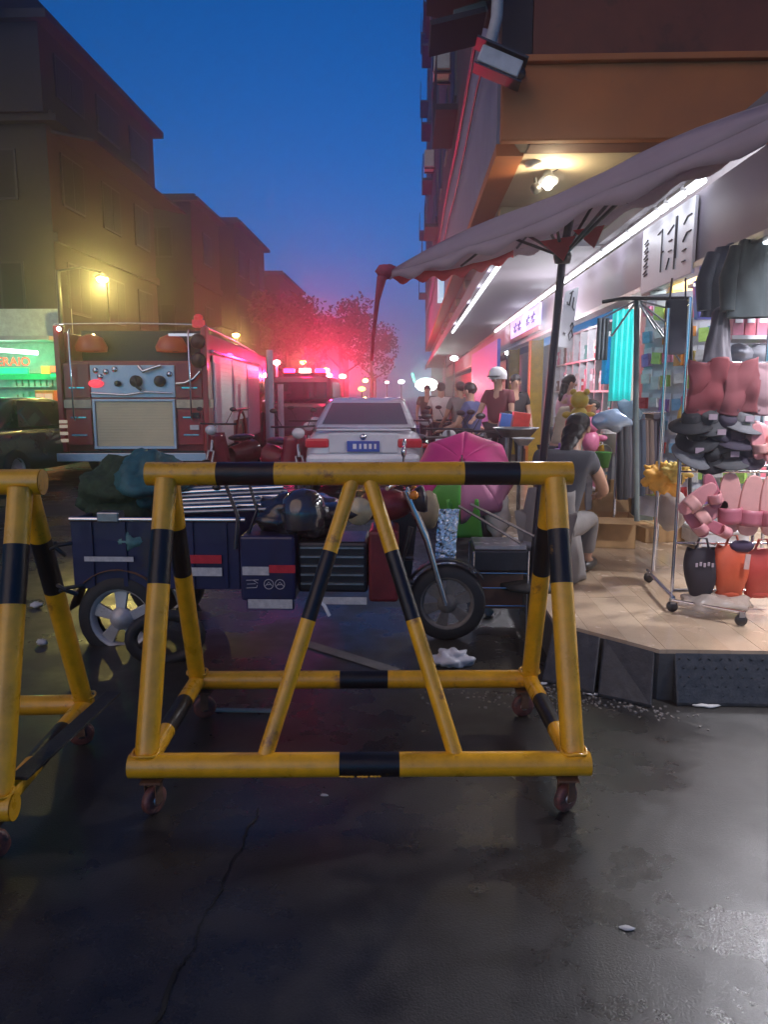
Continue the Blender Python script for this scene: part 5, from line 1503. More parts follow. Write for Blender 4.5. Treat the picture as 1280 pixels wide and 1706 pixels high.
for i in range(nyc):
    for j in range(nzc):
        z = PZ + .05 + (2.28 - PZ) * j / nzc + .0125
        for q_ in range(3):
            col = PK[(i * 5 + j * 3 + q_ * (1 + i % 2)) % 6] if (i > 3) else PK[(i * 2 + j * 3 + q_) % 6]
            hh = (.16, .24, .20, .28)[(i + j * 2 + q_) % 4]
            key = (col[0], hh)
            if key not in meshes:
                mb = MB().box((0, 0, hh / 2), (.16, .115, hh)).box((-.082, 0, hh * .6), (.004, .08, hh * .3), 1)
                meshes[key] = mb.mesh('packet', [pm('packet %s' % col[0], col[1], .45, 0, .15, 12, .1), BOARD])
            y = gy0 + (gy1 - gy0) * (i + .2 + q_ * .3) / nyc
            o = link('packet', meshes[key], loc=(gsx + .12 + rnd.uniform(-.02, .03), y, z), rotz=rnd.uniform(-.15, .15))
            tag(o, '%s %s packet standing on the white grid shelving' % ({.16: 'low', .20: 'medium', .24: 'tall', .28: 'tallest'}[hh], col[0]), 'packet', '%s %s packets on the white grid shelving' % ({.16: 'low', .20: 'medium', .24: 'tall', .28: 'tallest'}[hh], col[0]))
lamp('shelf_light', (1.7, 9.6, 2.3), 55, (.95, .93, 1), gr, .1)

# bright teal curtain, hanging strips
def curtain(label, p0, p1, Y, m_, folds=5, cat='curtain', name='curtain', amp=.02):
    a, b_ = at(p0[0], p0[1], Y), at(p1[0], p1[1], Y)
    def f(u, v):
        return Vector((a.x + (b_.x - a.x) * u, Y + amp * math.sin(u * folds * 2 * math.pi + v), a.z + (b_.z - a.z) * v))
    return solo(name, MB().grid(f, folds * 8, 8, 0, True, .006), m_, label, cat)
curtain('bright turquoise sheet hanging at the shop corner post', (1022, 515), (1051, 668), 6.3, pm('turquoise sheet', (.05, .55, .55), .4, 0, .15, 5, .1, em=(.02, .75, .7), es=.45), 4)  # cloth glows by itself; the brightness of lamplight is put into the material
curtain('blue green shiny sheet left of the turquoise one', (1006, 560), (1026, 640), 6.4, pm('blue foil sheet', (.03, .32, .6), .3, 0, .3, 9, .3, em=(.02, .4, .8), es=.3), 3)  # own glow added so the sheet looks lit, no lamp in it
curtain('dark hanging garment left of the turquoise sheet', (996, 530), (1012, 600), 6.35, cloth_m('slate cloth', (.10, .12, .14)), 3, 'garment', 'garment')
for k, (px, c_, l_) in enumerate(((1040, (.03, .03, .035), 'black'), (1054, (.06, .055, .065), 'charcoal'), (1068, (.03, .04, .06), 'navy'), (1082, (.09, .06, .05), 'brown'), (1096, (.04, .035, .05), 'dark violet'))):
    t = thing('hanging_trousers', 'pair of %s trousers hanging on the rail left of the shelf base' % l_, 'trousers', at(px, 690, 6.0), 0)
    for s_ in (0, 1):
        a, b_ = at(px - 6 + s_ * 8, 700, 6.0 + .02 * k), at(px - 6 + s_ * 8, 832 - k * 3, 6.0 + .02 * k)
        part('trouser_leg', MB().tube([a, a.lerp(b_, .5) + Vector((.005, 0, 0)), b_], [.028, .03, .026], 10), cloth_m('cloth %s' % l_, c_), t, world=True)
    part('waistband', MB().box(at(px - 2, 694, 6.0 + .02 * k), (.085, .05, .06)), cloth_m('cloth %s' % l_, c_), t, world=True, bevel=.01)
rail = thing('garment_rail', 'steel garment rail with dark clothes beside the shelf base', 'rail', at(1068, 830, 6.05))
part('rail', MB().tube([at(1030, 690, 6.05), at(1110, 686, 6.0)], .01, 8), CHROME, rail, world=True)
for px in (1032, 1108):
    a = at(px, 690, 6.03)
    part('post', MB().tube([(a.x, 6.03, PZ), a], .012, 8), CHROME, rail, world=True)
# round light blue hat / fan
c = at(1052, 680, 5.4)
solo('sun_hat', MB().lathe([(.0, .05), (.035, .045), (.055, .015), (.105, -.01), (.108, -.016), (.05, .0), (.0, .03)], 7, c, rx(R(40)) @ ry(R(20))), cloth_m('light slate blue cotton', (.22, .33, .42)), 'light slate blue sun hat hung in front of the dark clothes', 'hat')
solo('silver_bag', MB().ball(at(1022, 700, 5.8), (.16, .05, .08), n=20, m=14, jit=.3), pm('silvery blue plastic', (.35, .45, .6), .2, .3, .1, 9, .4), 'shiny silver blue bag left of the blue sun hat', 'bag')

# shelf base at the shop mouth
sb_ = thing('low_shelf', 'low white metal shelf base running into the shop on the right', 'shelf', (2.0, 5.9, PZ))
a, b_ = onz(1062, 862, PZ), onz(1140, 905, PZ)
dv = (b_ - a).normalized(); nv = Vector((-dv.y, dv.x, 0)); nv = nv if nv.x > 0 else -nv
def quadbox(a, b_, nv, d, z0, z1):
    vs = [a, b_, b_ + nv * d, a + nv * d]
    return MB().add([(v.x, v.y, z0) for v in vs] + [(v.x, v.y, z1) for v in vs], [(3, 2, 1, 0), (4, 5, 6, 7), (0, 1, 5, 4), (1, 2, 6, 5), (2, 3, 7, 6), (3, 0, 4, 7)])
part('plinth', quadbox(a, b_ + dv * .3, nv, .4, PZ + .03, PZ + .14), WSF, sb_, world=True, bevel=.006)
part('deck', quadbox(a - dv * .02, b_ + dv * .32, nv, .42, PZ + .142, PZ + .165), WSF, sb_, world=True, bevel=.004)
for tt_ in (0, .5, 1.0):
    p_ = a.lerp(b_, tt_)
    part('upright', MB().bx(p_.x + .02, p_.x + .05, p_.y, p_.y + .03, PZ, PZ + .95), WSF, sb_, world=True)
solo('grey_basket', MB().ball(at(1120, 850, 4.9), (.10, .10, .14), n=20, m=14, jit=.1), pm('grey beige bag', (.34, .30, .28), .7), 'plain grey beige bag on the shelf base beside the slipper rack', 'bag')
# yellow star-like cloth and folded yellow umbrellas
def star(label, c, r, m_, depth=.06):
    pts = []
    for k in range(12):
        a = k * math.pi / 6 + .2
        rr = r * (1.0 if k % 2 == 0 else .62) * (1 + .15 * rnd.uniform(-1, 1))
        pts.append((rr * math.cos(a), rr * math.sin(a)))
    mb = MB()
    vs = [(x, -.02 * abs(x) / r, y) for x, y in pts] + [(0, -depth, 0), (0, depth, 0)]
    n = 12
    fs = [(i, (i + 1) % n, n) for i in range(n)] + [((i + 1) % n, i, n + 1) for i in range(n)]
    mb.add([Vector(v) + c for v in vs], fs)
    mb = MB().ball(c, (r * .9, r * .4, r * .75), n=36, m=26, jit=.9)
    return solo('ruffled_cloth', mb, m_, label, 'cloth')
YC = pm('yellow orange cloth', (.70, .36, .05), .7, 0, .2, 12, .3)
YC2 = pm('mustard yellow cloth', (.62, .45, .10), .7, 0, .2, 12, .3)
star('ruffled yellow orange cloth bunch hanging above the shelf base', at(1104, 797, 4.8), .13, YC)
star('smaller yellow bunch just right of the ruffled orange one', at(1128, 785, 4.75), .085, YC2)
def folded_umbrella(label, px, y0, y1, Y, m_, r=.035):
    a, b_ = at(px + 3, y0, Y), at(px, y1, Y)
    t = thing('folded_umbrella', label, 'umbrella', b_)
    L = (a - b_).length
    part('canopy', MB().tube([a, a.lerp(b_, .25), a.lerp(b_, .7), b_], [.008, r * .7, r, r * .5], 10), m_, t, world=True)
    part('handle', MB().tube([b_, b_ - Vector((0, 0, .06))], .008, 8), DARKPL, t, world=True)
    part('tip', MB().tube([a, a + Vector((0, 0, .04))], .004, 6), STEEL, t, world=True)
folded_umbrella('folded mustard umbrella hanging by the dark red cushions', 1136, 673, 722, 4.5, YC2)
folded_umbrella('folded yellow umbrella below the mustard one', 1136, 738, 790, 4.5, pm('yellow umbrella cloth', (.68, .5, .05), .6), .03)

# ------------------------------------------------------------------ slipper rack at the shop corner
RY = 4.25
rk = thing('slipper_rack', 'wheeled chrome wire rack loaded with slippers, hats and bags at the shop corner', 'rack', (1.9, RY + .2, PZ))
def RP(px, py, Y=RY): return at(px, py, Y)
xa, xb = RP(1128, 900).x, RP(1330, 900).x
for (x, y) in ((xa, RY + .02), (xb, RY + .02), (xa + .06, RY + .55), (xb, RY + .55)):
    part('post', MB().tube([(x, y, PZ + .09), (x, y, 2.02)], .011, 8), CHROME, rk, world=True)
part('base_bar', MB().tube([(xa - .02, RY - .06, PZ + .08), (xa + .04, RY + .6, PZ + .08)], .012, 8).tube([(xa - .04, RY - .10, PZ + .075), (xa + .26, RY - .34, PZ + .075)], .010, 8), CHROME, rk, world=True)
part('base_bar', MB().tube([(xa, RY + .02, PZ + .10), (xb, RY + .02, PZ + .10)], .012, 8), CHROME, rk, world=True)
for (x, y) in ((xa - .03, RY - .08), (xa + .05, RY + .6), (xa + .25, RY - .33), (xb, RY - .05)):
    cw = part('castor', MB().box((x, y, PZ + .065), (.03, .03, .03)), STEEL, rk, world=True)
    part('castor_wheel', MB().lathe([(0, -.012), (.03, -.012), (.032, 0), (.03, .012), (0, .012)], 16, (x, y, PZ + .033), rx(math.pi / 2)), DARKPL, cw, world=True)
for py in (604, 690, 776, 786, 905):
    z = RP(1200, py).z
    part('cross_bar', MB().tube([(xa, RY, z), (xb, RY, z)], .007, 6), CHROME, rk, world=True)
for px in (1150, 1180, 1215, 1250):
    for py in (690, 786, 905):
        p_ = RP(px, py)
        part('hook', MB().tube([p_, p_ + Vector((0, -.10, .01)), p_ + Vector((0, -.12, .03))], .004, 5), CHROME, rk, world=True)
# cushions / folded blankets hung at the top
CUSH = [cloth_m('dull maroon fleece', (.30, .06, .07), 4), cloth_m('muted wine fleece', (.26, .07, .08), 4), cloth_m('dusty rose grey fleece', (.36, .22, .24), 4)]
for k, (x0, x1, lab) in enumerate(((1145, 1200, 'left of the three dull maroon folded blankets at the top of the slipper rack'), (1203, 1252, 'middle folded wine coloured blanket at the top of the slipper rack'), (1255, 1320, 'right folded dusty rose blanket at the top of the slipper rack'))):
    a, b_ = RP(x0, 603, RY - .05), RP(x1, 690, RY - .05)
    def f(u, v, a=a, b_=b_, k=k):
        return Vector((a.x + (b_.x - a.x) * u, RY - .07 - .025 * math.sin(math.pi * min(1, v * 1.05)) - .03 * noise.noise(Vector((u * 2.5, v * 3.5, k * 5))), a.z + (b_.z - a.z) * v - .01 * math.sin(u * 5)))
    solo('folded_blanket', MB().grid(f, 20, 20, 0, True, .035), CUSH[k], lab, 'blanket')
# row of dark hats with pale patches
HATC = [('black', (.02, .02, .024)), ('charcoal', (.06, .06, .065)), ('dark violet', (.04, .03, .05)), ('grey patterned', (.16, .16, .17))]
for k, (px, py) in enumerate(((1152, 700), (1180, 697), (1210, 702), (1240, 700), (1163, 725), (1194, 722), (1225, 726), (1158, 752), (1186, 756), (1216, 758), (1244, 752))):
    col = HATC[k % 4]
    p_ = RP(px, py, RY - .08)
    t = thing('bucket_hat', '%s hat hung on the rack, %s row, number %d from the left' % (col[0], ('top', 'middle', 'bottom')[0 if k < 4 else (1 if k < 7 else 2)], (k if k < 4 else (k - 4 if k < 7 else k - 7)) + 1), 'hat', p_)
    rot = rz(R(-25 + 17 * (k % 4))) @ rx(R(22 + 14 * (k % 3)))
    part('crown', MB().lathe([(0, .046), (.036, .044), (.048, .034), (.056, 0)], 18, p_, rot), cloth_m('hat %s' % col[0], col[1], 20), t, world=True)
    part('brim', MB().lathe([(.058, 0), (.088, -.02), (.118, -.03), (.118, -.036), (.056, -.008)], 18, p_, rot), cloth_m('hat %s' % col[0], col[1], 20), t, world=True)
    if k % 2:
        part('patch', MB().box(p_ + Vector((.0, -.072, .01)), (.045, .006, .03)), pm('pale mauve patch', (.38, .28, .33), .7), t, world=True)
# slippers: a sole with a strap
def slipper(label, c, rot3, L, m_, m2, kind='slipper', grp=None):
    t = thing(kind, label, kind.replace('_', ' '), c, 0, grp)
    out = []
    for k in range(20):
        a = k * 2 * math.pi / 20
        y = math.sin(a)
        w = .19 * L * (1.0 + .10 * y)
        out.append((w * math.copysign(abs(math.cos(a)) ** .62, math.cos(a)), L / 2 * math.copysign(abs(y) ** .85, y)))
    M4 = Matrix.Translation(c) @ rot3.to_4x4()
    part('sole', MB().prism(out, M4, .022), m_, t, world=True, bevel=.006)
    def st_(u, v):
        a = math.pi * u
        return M4 @ Vector((-.19 * L * math.cos(a), L * (.06 + .26 * v), .022 + .055 * math.sin(a)))
    part('strap', MB().grid(st_, 10, 4, 0, True, .008), m2, t, world=True)
    return t
up3 = rx(R(90))
PNK = [pm('soft pink rubber', (.62, .26, .27), .5, 0, .1, 8, .15), pm('pale peach rubber', (.66, .33, .30), .5, 0, .1, 8, .15), pm('deep rose rubber', (.45, .13, .17), .5, 0, .1, 8, .15)]
for k, (px, py, L, an, mi, lab) in enumerate((
        (1215, 838, .34, 3, 1, 'large peach pink slipper hanging toe down in the middle of the rack'),
        (1250, 842, .34, -3, 1, 'large peach pink slipper beside the first, toe down'),
        (1285, 842, .34, 3, 1, 'large pink slipper cut by the right photo edge'),
        (1162, 830, .24, -50, 0, 'pink flip-flop lying slanted on the left of the rack'),
        (1180, 855, .24, -58, 0, 'pink flip-flop just under the slanted one'),
        (1158, 870, .20, 40, 2, 'rose slipper crossing under the pink flip-flops'),
        (1186, 818, .20, 20, 2, 'small rose slipper above the pink flip-flops'),
        (1195, 880, .18, 65, 2, 'small rose slipper left of the large peach ones'),
        (1262, 735, .20, 10, 0, 'pink slipper at the right of the hats'),
        (1288, 740, .20, -10, 0, 'pink slipper at the right photo edge level with the hats'))):
    p_ = RP(px, py, RY - .12 - .012 * (k % 4))
    r3 = up3 @ rz(R(an + 180))
    slipper(lab, p_, r3, L, PNK[mi], PNK[(mi + 1) % 3], 'slipper')
solo('pink_pouch', MB().ball(RP(1262, 735, RY - .06), (.085, .05, .11), n=20, m=14, jit=.1), PNK[0], 'pink pouch bag hanging right of the hats', 'pouch')
# bags at the bottom of the rack
def bag(label, px, py, w, h, m_, Y, tail=0, name='bag', marks=None):
    p_ = RP(px, py, Y)
    t = thing(name, label, 'bag', p_)
    def f(u, v):
        a = u * 2 * math.pi
        ww = w * (1 - tail * v ** 2) * (.55 + .45 * math.sin(math.pi * min(1, .25 + v * .7)))
        return Vector((p_.x + ww / 2 * math.copysign(abs(math.cos(a)) ** .7, math.cos(a)), Y + .06 * math.copysign(abs(math.sin(a)) ** .8, math.sin(a)) * math.sin(math.pi * (.12 + .76 * v)), p_.z + h / 2 - h * v + .01 * math.sin(a * 3)))
    part('pouch', MB().grid(f, 24, 14, 0, True), m_, t, world=True)
    part('end_cap', MB().ball((p_.x, Y, p_.z - h / 2 + .02), (w * .42 * (1 - tail * .8), .035, .03)).ball((p_.x, Y, p_.z + h / 2 - .02), (w * .33, .03, .03)), m_, t, world=True)
    part('handle', MB().tube([(p_.x - w * .2, Y, p_.z + h / 2 - .01), (p_.x - w * .1, Y, p_.z + h / 2 + .06), (p_.x + w * .1, Y, p_.z + h / 2 + .06), (p_.x + w * .2, Y, p_.z + h / 2 - .01)], .007, 6), m_, t, world=True)
    if marks:
        for i in range(5):
            part('letter', MB().box((p_.x - .05 + i * .022, Y - .064, p_.z + h * .24 + .006 * (i % 2)), (.012, .004, .022)), pm('pale mauve print', (.4, .32, .36), .6), t, world=True)
    return t
ORB = pm('orange red nylon', (.55, .085, .03), .5, 0, .15, 7, .25)
bag('black cloth bag with pale lettering hanging at the lower left of the rack', 1168, 958, .20, .30, cloth_m('black violet canvas', (.028, .022, .03)), RY - .10, .35, marks=True)
bag('orange red bag right of the black one with a pale tag', 1218, 952, .20, .29, ORB, RY - .12, .1)
bag('orange red bag at the lower right photo edge', 1268, 955, .22, .27, pm('deep red nylon', (.45, .05, .035), .5, 0, .15, 7, .25), RY - .10, .1)
solo('paper_tag', MB().box(RP(1246, 936, RY - .20), (.028, .004, .085), rot=ry(R(4))), pm('pale pink paper', (.6, .4, .36), .6), 'pale paper tag hanging between the two orange red bags', 'tag')
solo('dark_purse', MB().ball(RP(1237, 910, RY - .14), (.07, .03, .035), n=18, m=12, jit=.1), cloth_m('dark violet cloth', (.05, .03, .07)), 'small dark violet purse above the paper tag', 'purse')
solo('clear_plastic_bag', MB().ball(RP(1190, 1003, RY - .12), (.20, .12, .055), n=26, m=16, jit=.4), pm('clear crumpled plastic', (.50, .42, .36), .25, 0, .1, 12, .6, 0, alpha=.6), 'crumpled clear plastic bag on the floor under the black bag', 'plastic bag')

# upper hanging goods at the right
def hang_bag(px, py, w, h, Y, m_, label, taper=1.0):
    p_ = at(px, py, Y)
    t = thing('hanging_bag', label, 'bag', p_)
    part('pouch', MB().add([(p_.x - w / 2, Y - .03, p_.z + h / 2), (p_.x + w / 2, Y - .03, p_.z + h / 2), (p_.x + w / 2 * taper, Y - .05, p_.z - h / 2), (p_.x - w / 2 * taper, Y - .05, p_.z - h / 2),
                         (p_.x - w / 2, Y + .03, p_.z + h / 2), (p_.x + w / 2, Y + .03, p_.z + h / 2), (p_.x + w / 2 * taper, Y + .05, p_.z - h / 2), (p_.x - w / 2 * taper, Y + .05, p_.z - h / 2)],
                        [(0, 1, 2, 3), (7, 6, 5, 4), (0, 4, 5, 1), (1, 5, 6, 2), (2, 6, 7, 3), (3, 7, 4, 0)]), m_, t, world=True, bevel=.015)
    part('strap', MB().tube([(p_.x - w * .35, Y, p_.z + h / 2), (p_.x - w * .3, Y, p_.z + h / 2 + .13)], .006, 6).tube([(p_.x + w * .35, Y, p_.z + h / 2), (p_.x + w * .3, Y, p_.z + h / 2 + .13)], .006, 6), m_, t, world=True)
    return t
hang_bag(1127, 545, .14, .34, 4.9, cloth_m('slate violet canvas', (.10, .10, .13)), 'long slate bag with straps hanging from the dark display frame', .85)
hang_bag(1183, 500, .24, .26, 5.4, pm('periwinkle plastic', (.16, .18, .62), .4, 0, .08, 5, .1, em=(.2, .22, .8), es=.10), 'periwinkle blue bucket shaped bag hanging in the shop', .72)  # slight self-glow makes the bag look lit; it holds no lamp
solo('white_board', MB().box(at(1183, 476, 5.4), (.26, .1, .022)), WHITEP, 'white rim board above the periwinkle bag', 'board')
solo('wall_panel', MB().box(at(1172, 560, 6.2), (.42, .03, .36)), pm('beige lit panel', (.55, .50, .42), .6), 'plain beige panel behind the hanging bags', 'panel', bevel=.005)
for k, (px, py, w, h, Y, c_, lab) in enumerate(((1222, 470, .36, .42, 4.9, (.06, .075, .12), 'dark blue jacket hanging at the upper right'), (1262, 465, .34, .44, 4.6, (.05, .065, .07), 'dark green grey jacket at the upper right photo edge'), (1198, 575, .22, .40, 4.7, (.13, .12, .14), 'grey cone shaped garment hanging above the blankets'))):
    p_ = at(px, py, Y)
    t = thing('hanging_jacket', lab, 'jacket', p_)
    m_ = cloth_m('jacket cloth %d' % k, c_)
    def f(u, v, p_=p_, w=w, h=h, k=k, Y=Y):
        a = u * 2 * math.pi
        ww = w * (.35 + .65 * (v if k == 2 else min(1, .45 + v * 1.2)))
        return Vector((p_.x + ww / 2 * math.cos(a), Y + .06 * math.sin(a) + .05 * noise.noise(Vector((math.cos(a) * 2, math.sin(a) * 2, v * 2.5 + k * 9))), p_.z + h / 2 - h * v))
    part('torso', MB().grid(f, 36, 10, 0, True), m_, t, world=True)
    part('collar', MB().ball((p_.x, Y, p_.z + h / 2), (w * .18, .05, .03)), m_, t, world=True)
    if k < 2:
        for sx in (-1, 1):
            part('sleeve', MB().tube([(p_.x + sx * w * .36, Y, p_.z + h * .40), (p_.x + sx * w * .52, Y - .02, p_.z), (p_.x + sx * w * .5, Y - .03, p_.z - h * .42)], [.045, .05, .04], 10), m_, t, world=True)
    part('hanger', MB().tube([(p_.x, Y, p_.z + h / 2), (p_.x, Y, p_.z + h / 2 + .1)], .005, 6), CHROME, t, world=True)
# shelves at the shop end wall with packets (pink, white, green)
es = thing('wall_shelf', 'wall shelves with pink and white packages deep in the right shop', 'shelf', (3.0, 7.3, 1.2))
for z in (.7, 1.12, 1.52, 1.92):
    part('shelf_board', MB().bx(2.32, 4.05, 7.22, 7.54, z - .015, z), WSF, es, world=True)
EC = [('pink', (.62, .22, .30)), ('white', (.62, .62, .62)), ('pale blue', (.40, .48, .58)), ('mint', (.30, .50, .36)), ('rose', (.5, .12, .16)), ('grey', (.33, .33, .37))]
for r_, z in enumerate((.70, 1.12, 1.52, 1.92)):
    for i in range(12):
        col = EC[(i * 3 + r_ * 2 + (i // 4)) % 6]
        hh = .22 + .10 * ((i * 7 + r_) % 3) / 2
        key = ('e', col[0], round(hh, 2))
        if key not in meshes:
            meshes[key] = MB().box((0, 0, hh / 2), (.13, .16, hh)).box((0, -.082, hh * .55), (.09, .004, hh * .35), 1).mesh('package', [pm('package %s' % col[0], col[1], .45, 0, .15, 12, .1), BOARD])
        o = link('package', meshes[key], loc=(2.42 + i * .14 + rnd.uniform(-.01, .01), 7.33, z + .001), rotz=rnd.uniform(-.1, .1))
        tag(o, '%s package on the %s wall shelf of the right shop' % (col[0], ('lowest', 'second', 'third', 'top')[r_]), 'package', '%s packages on the %s wall shelf' % (col[0], ('lowest', 'second', 'third', 'top')[r_]))
# dense hanging card packs on hooks inside the shop mouth
peg = thing('pegboard', 'white pegboard crowded with small hanging packs between the pillar and the rack', 'pegboard', (2.2, 6.4, 1.2))
pa_, pb_ = at(1078, 520, 6.45), at(1290, 520, 5.6)
part('panel', quadbox(Vector((pa_.x, 6.45, 0)), Vector((pb_.x, 5.6, 0)), Vector((.35, .9, 0)).normalized(), .03, PZ + .2, 2.3), WSF, peg, world=True)
PC = [('pink', (.66, .20, .32)), ('white', (.68, .68, .66)), ('yellow', (.70, .50, .08)), ('sky blue', (.20, .42, .62)), ('red', (.58, .06, .06)), ('lime', (.35, .55, .12)), ('violet', (.32, .18, .5)), ('orange', (.72, .28, .05))]
pd = (Vector((pb_.x, 5.6, 0)) - Vector((pa_.x, 6.45, 0)))
prz = math.atan2(pd.y, pd.x)
for r_ in range(9):
    for i in range(11):
        col = PC[(i * 5 + r_ * 3 + (i * r_) % 4) % 8]
        hh = (.11, .15, .13)[(i + r_ * 2) % 3]
        key = ('p', col[0], hh)
        if key not in meshes:
            meshes[key] = MB().box((0, -.03, -hh * .62), (.075, .04, hh * .7)).box((0, -.012, -hh * .45), (.085, .004, hh), 1).mesh('card_pack', [pm('pack plastic %s' % col[0], col[1], .3, 0, .15, 14, .2, .4), BOARD])
        p_ = Vector((pa_.x, 6.45, 0)) + pd * ((i + .5) / 11) + Vector((-.02, -.05 - .03 * (i % 2), 2.22 - r_ * .18 + rnd.uniform(-.01, .01)))
        o = link('card_pack', meshes[key], loc=p_, rotz=prz + rnd.uniform(-.25, .25))
        o.rotation_euler[1] = rnd.uniform(-.12, .12)
        tag(o, '%s card pack hanging in the %s row of the white pegboard' % (col[0], ('top', 'second', 'third', 'fourth', 'fifth', 'sixth', 'seventh', 'eighth', 'lowest')[r_]), 'pack', '%s packs in the %s row of the pegboard' % (col[0], ('top', 'second', 'third', 'fourth', 'fifth', 'sixth', 'seventh', 'eighth', 'lowest')[r_]))
# near display table with wrapped bundles at upper right
nt_ = thing('display_shelf', 'upper right display shelf with wrapped pink packs and grey bundles', 'shelf', at(1250, 600, 5.0))
a, b_ = at(1205, 560, 5.2), at(1330, 545, 5.2)
part('shelf_board', MB().bx(a.x, b_.x, 5.05, 5.45, a.z - .03, a.z - .005), WSF, nt_, world=True)
part('shelf_board', MB().bx(a.x, b_.x, 5.05, 5.45, at(0, 606, 5.2).z - .025, at(0, 606, 5.2).z), WSF, nt_, world=True)
for x in (a.x + .02, b_.x - .02):
    part('post', MB().tube([(x, 5.4, PZ), (x, 5.4, 2.1)], .014, 8), CHROME, nt_, world=True)
for k in range(7):
    col = EC[(0, 4, 0, 1, 0, 4, 1)[k]]
    solo('wrapped_pack', MB().box((a.x + .05 + k * .078, 5.15, a.z + .075), (.072, .14, .16)).box((a.x + .05 + k * .078, 5.077, a.z + .10), (.05, .005, .05), 1), [pm('package %s' % col[0], col[1]), BOARD], '%s wrapped pack on the upper right display shelf, %s from the left' % (col[0], ('first', 'second', 'third', 'fourth', 'fifth', 'sixth', 'seventh')[k]), 'pack', bevel=.012)
for k in range(4):
    solo('cloth_bundle', MB().ball((a.x + .09 + k * .15, 5.15, at(0, 606, 5.2).z + .06), (.085, .10, .06), n=20, m=14, jit=.2), cloth_m('pale grey bundle cloth', (.42, .42, .47)), 'pale grey cloth bundle on the lower display shelf, %s from the left' % ('first', 'second', 'third', 'last')[k], 'bundle')
solo('green_plush', MB().ball(at(1216, 512, 5.1), (.055, .05, .07), n=18, m=12, jit=.3).ball(at(1216, 492, 5.1), (.04, .04, .035), n=14, m=10, jit=.2), pm('light green plush', (.25, .55, .25), .8), 'light green plush toy at the left end of the pink packs', 'plush toy')
# ceiling tube of the near shop, visible at the upper right edge
t = thing('shop_tube', 'white tube light inside the shop at the upper right photo edge', 'tube light', at(1250, 410, 4.9))
part('tube', MB().tube([at(1208, 433, 5.1), at(1330, 378, 4.2)], .022, 8), pm('dim lit tube', (1, 1, 1), .5, em=(.85, .92, 1), es=3), t, world=True)
for (x, y, z, pw) in ((3.0, 5.0, 2.75, 330), (3.0, 6.6, 2.75, 130), (2.35, 3.15, 2.75, 260)):  # unseen shop lamps off the tube, front one moved forward to light the goods
    lamp('tube_glow', (x, y, z), pw, (.93, .93, 1), t, .15)

# low red and blue stools and plates in the crowd
for k, (px, py, Y, col, lab) in enumerate(((868, 700, 7.6, ('red', (.65, .06, .05)), 'red plastic crate tilted beside the parasol pole'), (846, 702, 7.9, ('blue', (.08, .14, .5)), 'blue plastic crate left of the red one'))):
    p_ = at(px, py, Y)
    t = thing('plastic_crate', lab, 'crate', p_)
    m_ = pm('toy plastic %s' % col[0], col[1], .4, 0, .15, 15, .1, .3)
    part('body', MB().box(p_, (.17, .14, .16), rot=ry(R(8))), m_, t, world=True, bevel=.01)
    part('stand', MB().tube([(p_.x, Y, PZ), (p_.x, Y, p_.z - .08)], .02, 8), STEEL, t, world=True)
solo('white_bowls', MB().lathe([(0, 0), (.04, 0), (.09, .06), (.095, .06), (.08, .05)], 18, at(872, 742, 6.0)), WHITEP, 'small white bowl near the seated woman\'s left shoulder', 'bowl')
solo('metal_basin', MB().lathe([(0, 0), (.12, 0), (.19, .08), (.20, .08), (.17, .06)], 22, at(860, 728, 6.4)), STEEL, 'wide metal basin left of the seated woman', 'basin')

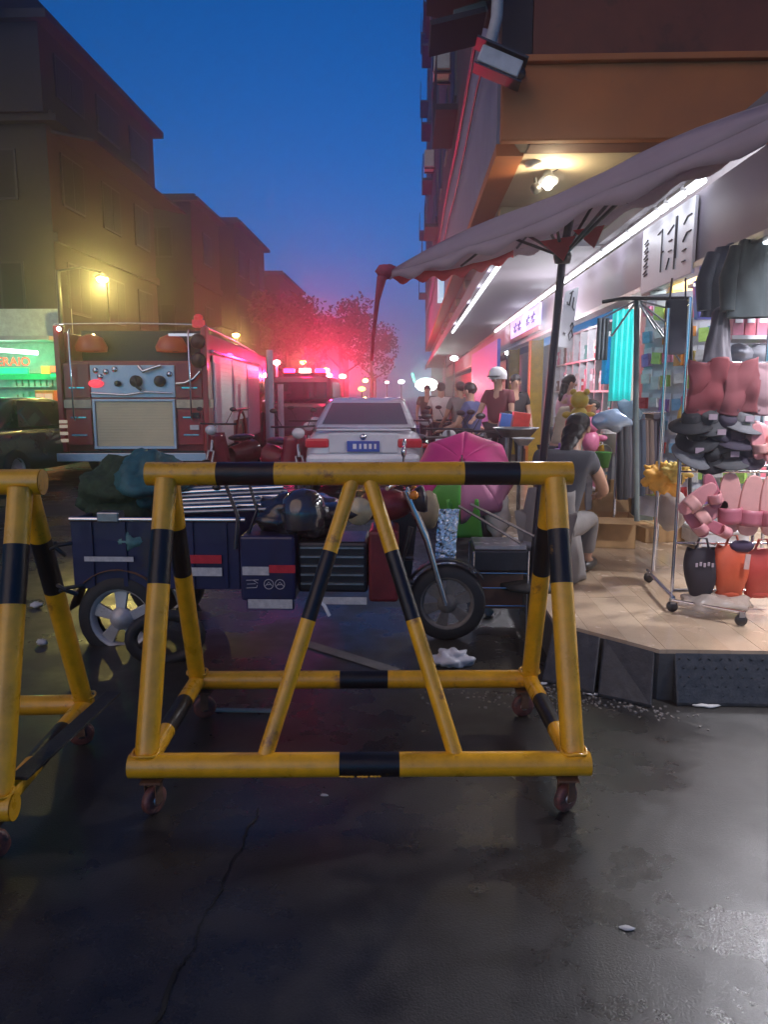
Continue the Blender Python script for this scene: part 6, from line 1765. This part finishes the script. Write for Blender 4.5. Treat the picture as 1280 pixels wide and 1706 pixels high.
# ------------------------------------------------------------------ litter on the road
pb = onz(750, 1108, 0)
solo('plastic_bag', MB().ball(pb + Vector((0, 0, .035)), (.11, .07, .05), n=26, m=18, jit=.6), pm('white grey plastic bag', (.55, .55, .58), .3, 0, .1, 14, .5), 'crumpled whitish plastic bag on the road behind the rear rail', 'plastic bag')
for k, (px, py, w, l, z, lab) in enumerate(((1180, 1178, .065, .02, .008, 'white flat scrap at the foot of the ramp'), (540, 1326, .014, .008, .004, 'tiny white speck in front of the front rail'), (815, 1026, .03, .03, .03, 'small white crumpled cup by the front wheel'), (885, 1100, .03, .03, .02, 'white paper ball by the right rear barrier leg'), (735, 1168, .02, .01, .006, 'small pale scrap right of the rear rail middle'), (990, 1158, .03, .012, .006, 'pale scrap by the ramp corner'), (905, 1140, .025, .012, .005, 'thin pale scrap beside the right castor'), (1045, 1548, .02, .01, .004, 'pale fleck on the wet road at the lower right'), (958, 1155, .02, .015, .006, 'tiny scrap between barrier and ramp'), (70, 1075, .035, .02, .02, 'white crumpled paper behind the left barrier'), (60, 1012, .04, .03, .02, 'white scrap between the left barrier and the tricycle'))):
    c = onz(px, py, 0)
    solo('paper_scrap', MB().ball(c + Vector((0, 0, z)), (w, l, z), n=12, m=8, jit=.5), pm('litter white', (.55, .54, .52), .6, 0, .15, 20, .3), lab, 'litter')
gv = MB()
for k in range(260):
    t_ = rnd.random()
    p_ = Vector((.72, 3.62, 0)).lerp(Vector((1.35, 3.35, 0)), t_) + Vector((rnd.gauss(0, .05), rnd.gauss(-.05, .05), 0)) if k % 2 else onz(rnd.uniform(700, 1000), rnd.uniform(1135, 1180), 0)
    s_ = rnd.uniform(.002, .007)
    gv.box((p_.x, p_.y, s_ * .5), (s_ * 2, s_ * 1.5, s_), rot=rz(rnd.random() * 3))
o = link('road_grit', gv.mesh('road_grit', pm('pale grit', (.22, .20, .18), .8)))
o['kind'] = 'stuff'
solo('plastic_strip', MB().bx(-.92, -.62, 3.30, 3.33, .004, .012), pm('dull cyan plastic', (.12, .22, .23), .4), 'dull cyan plastic strip on the road behind the left castor', 'strip')

# ------------------------------------------------------------------ haze box added for lamp glow, standing in for lens smear
hz = MB().bx(-115, 115, -25, 290, -1.0, 27.0)
hm = bpy.data.materials.new('lamp glow haze')
hm.use_nodes = True
hn = hm.node_tree
hn.nodes.remove(hn.nodes['Principled BSDF'])
pv = hn.nodes.new('ShaderNodeVolumePrincipled')
pv.inputs['Color'].default_value = (0.92, 0.92, 0.95, 1)
pv.inputs['Density'].default_value = 0.0075
pv.inputs['Anisotropy'].default_value = 0.9
hn.links.new(pv.outputs[0], hn.nodes['Material Output'].inputs['Volume'])
ho = link('haze', hz.mesh('haze', hm))
ho['kind'] = 'stuff'
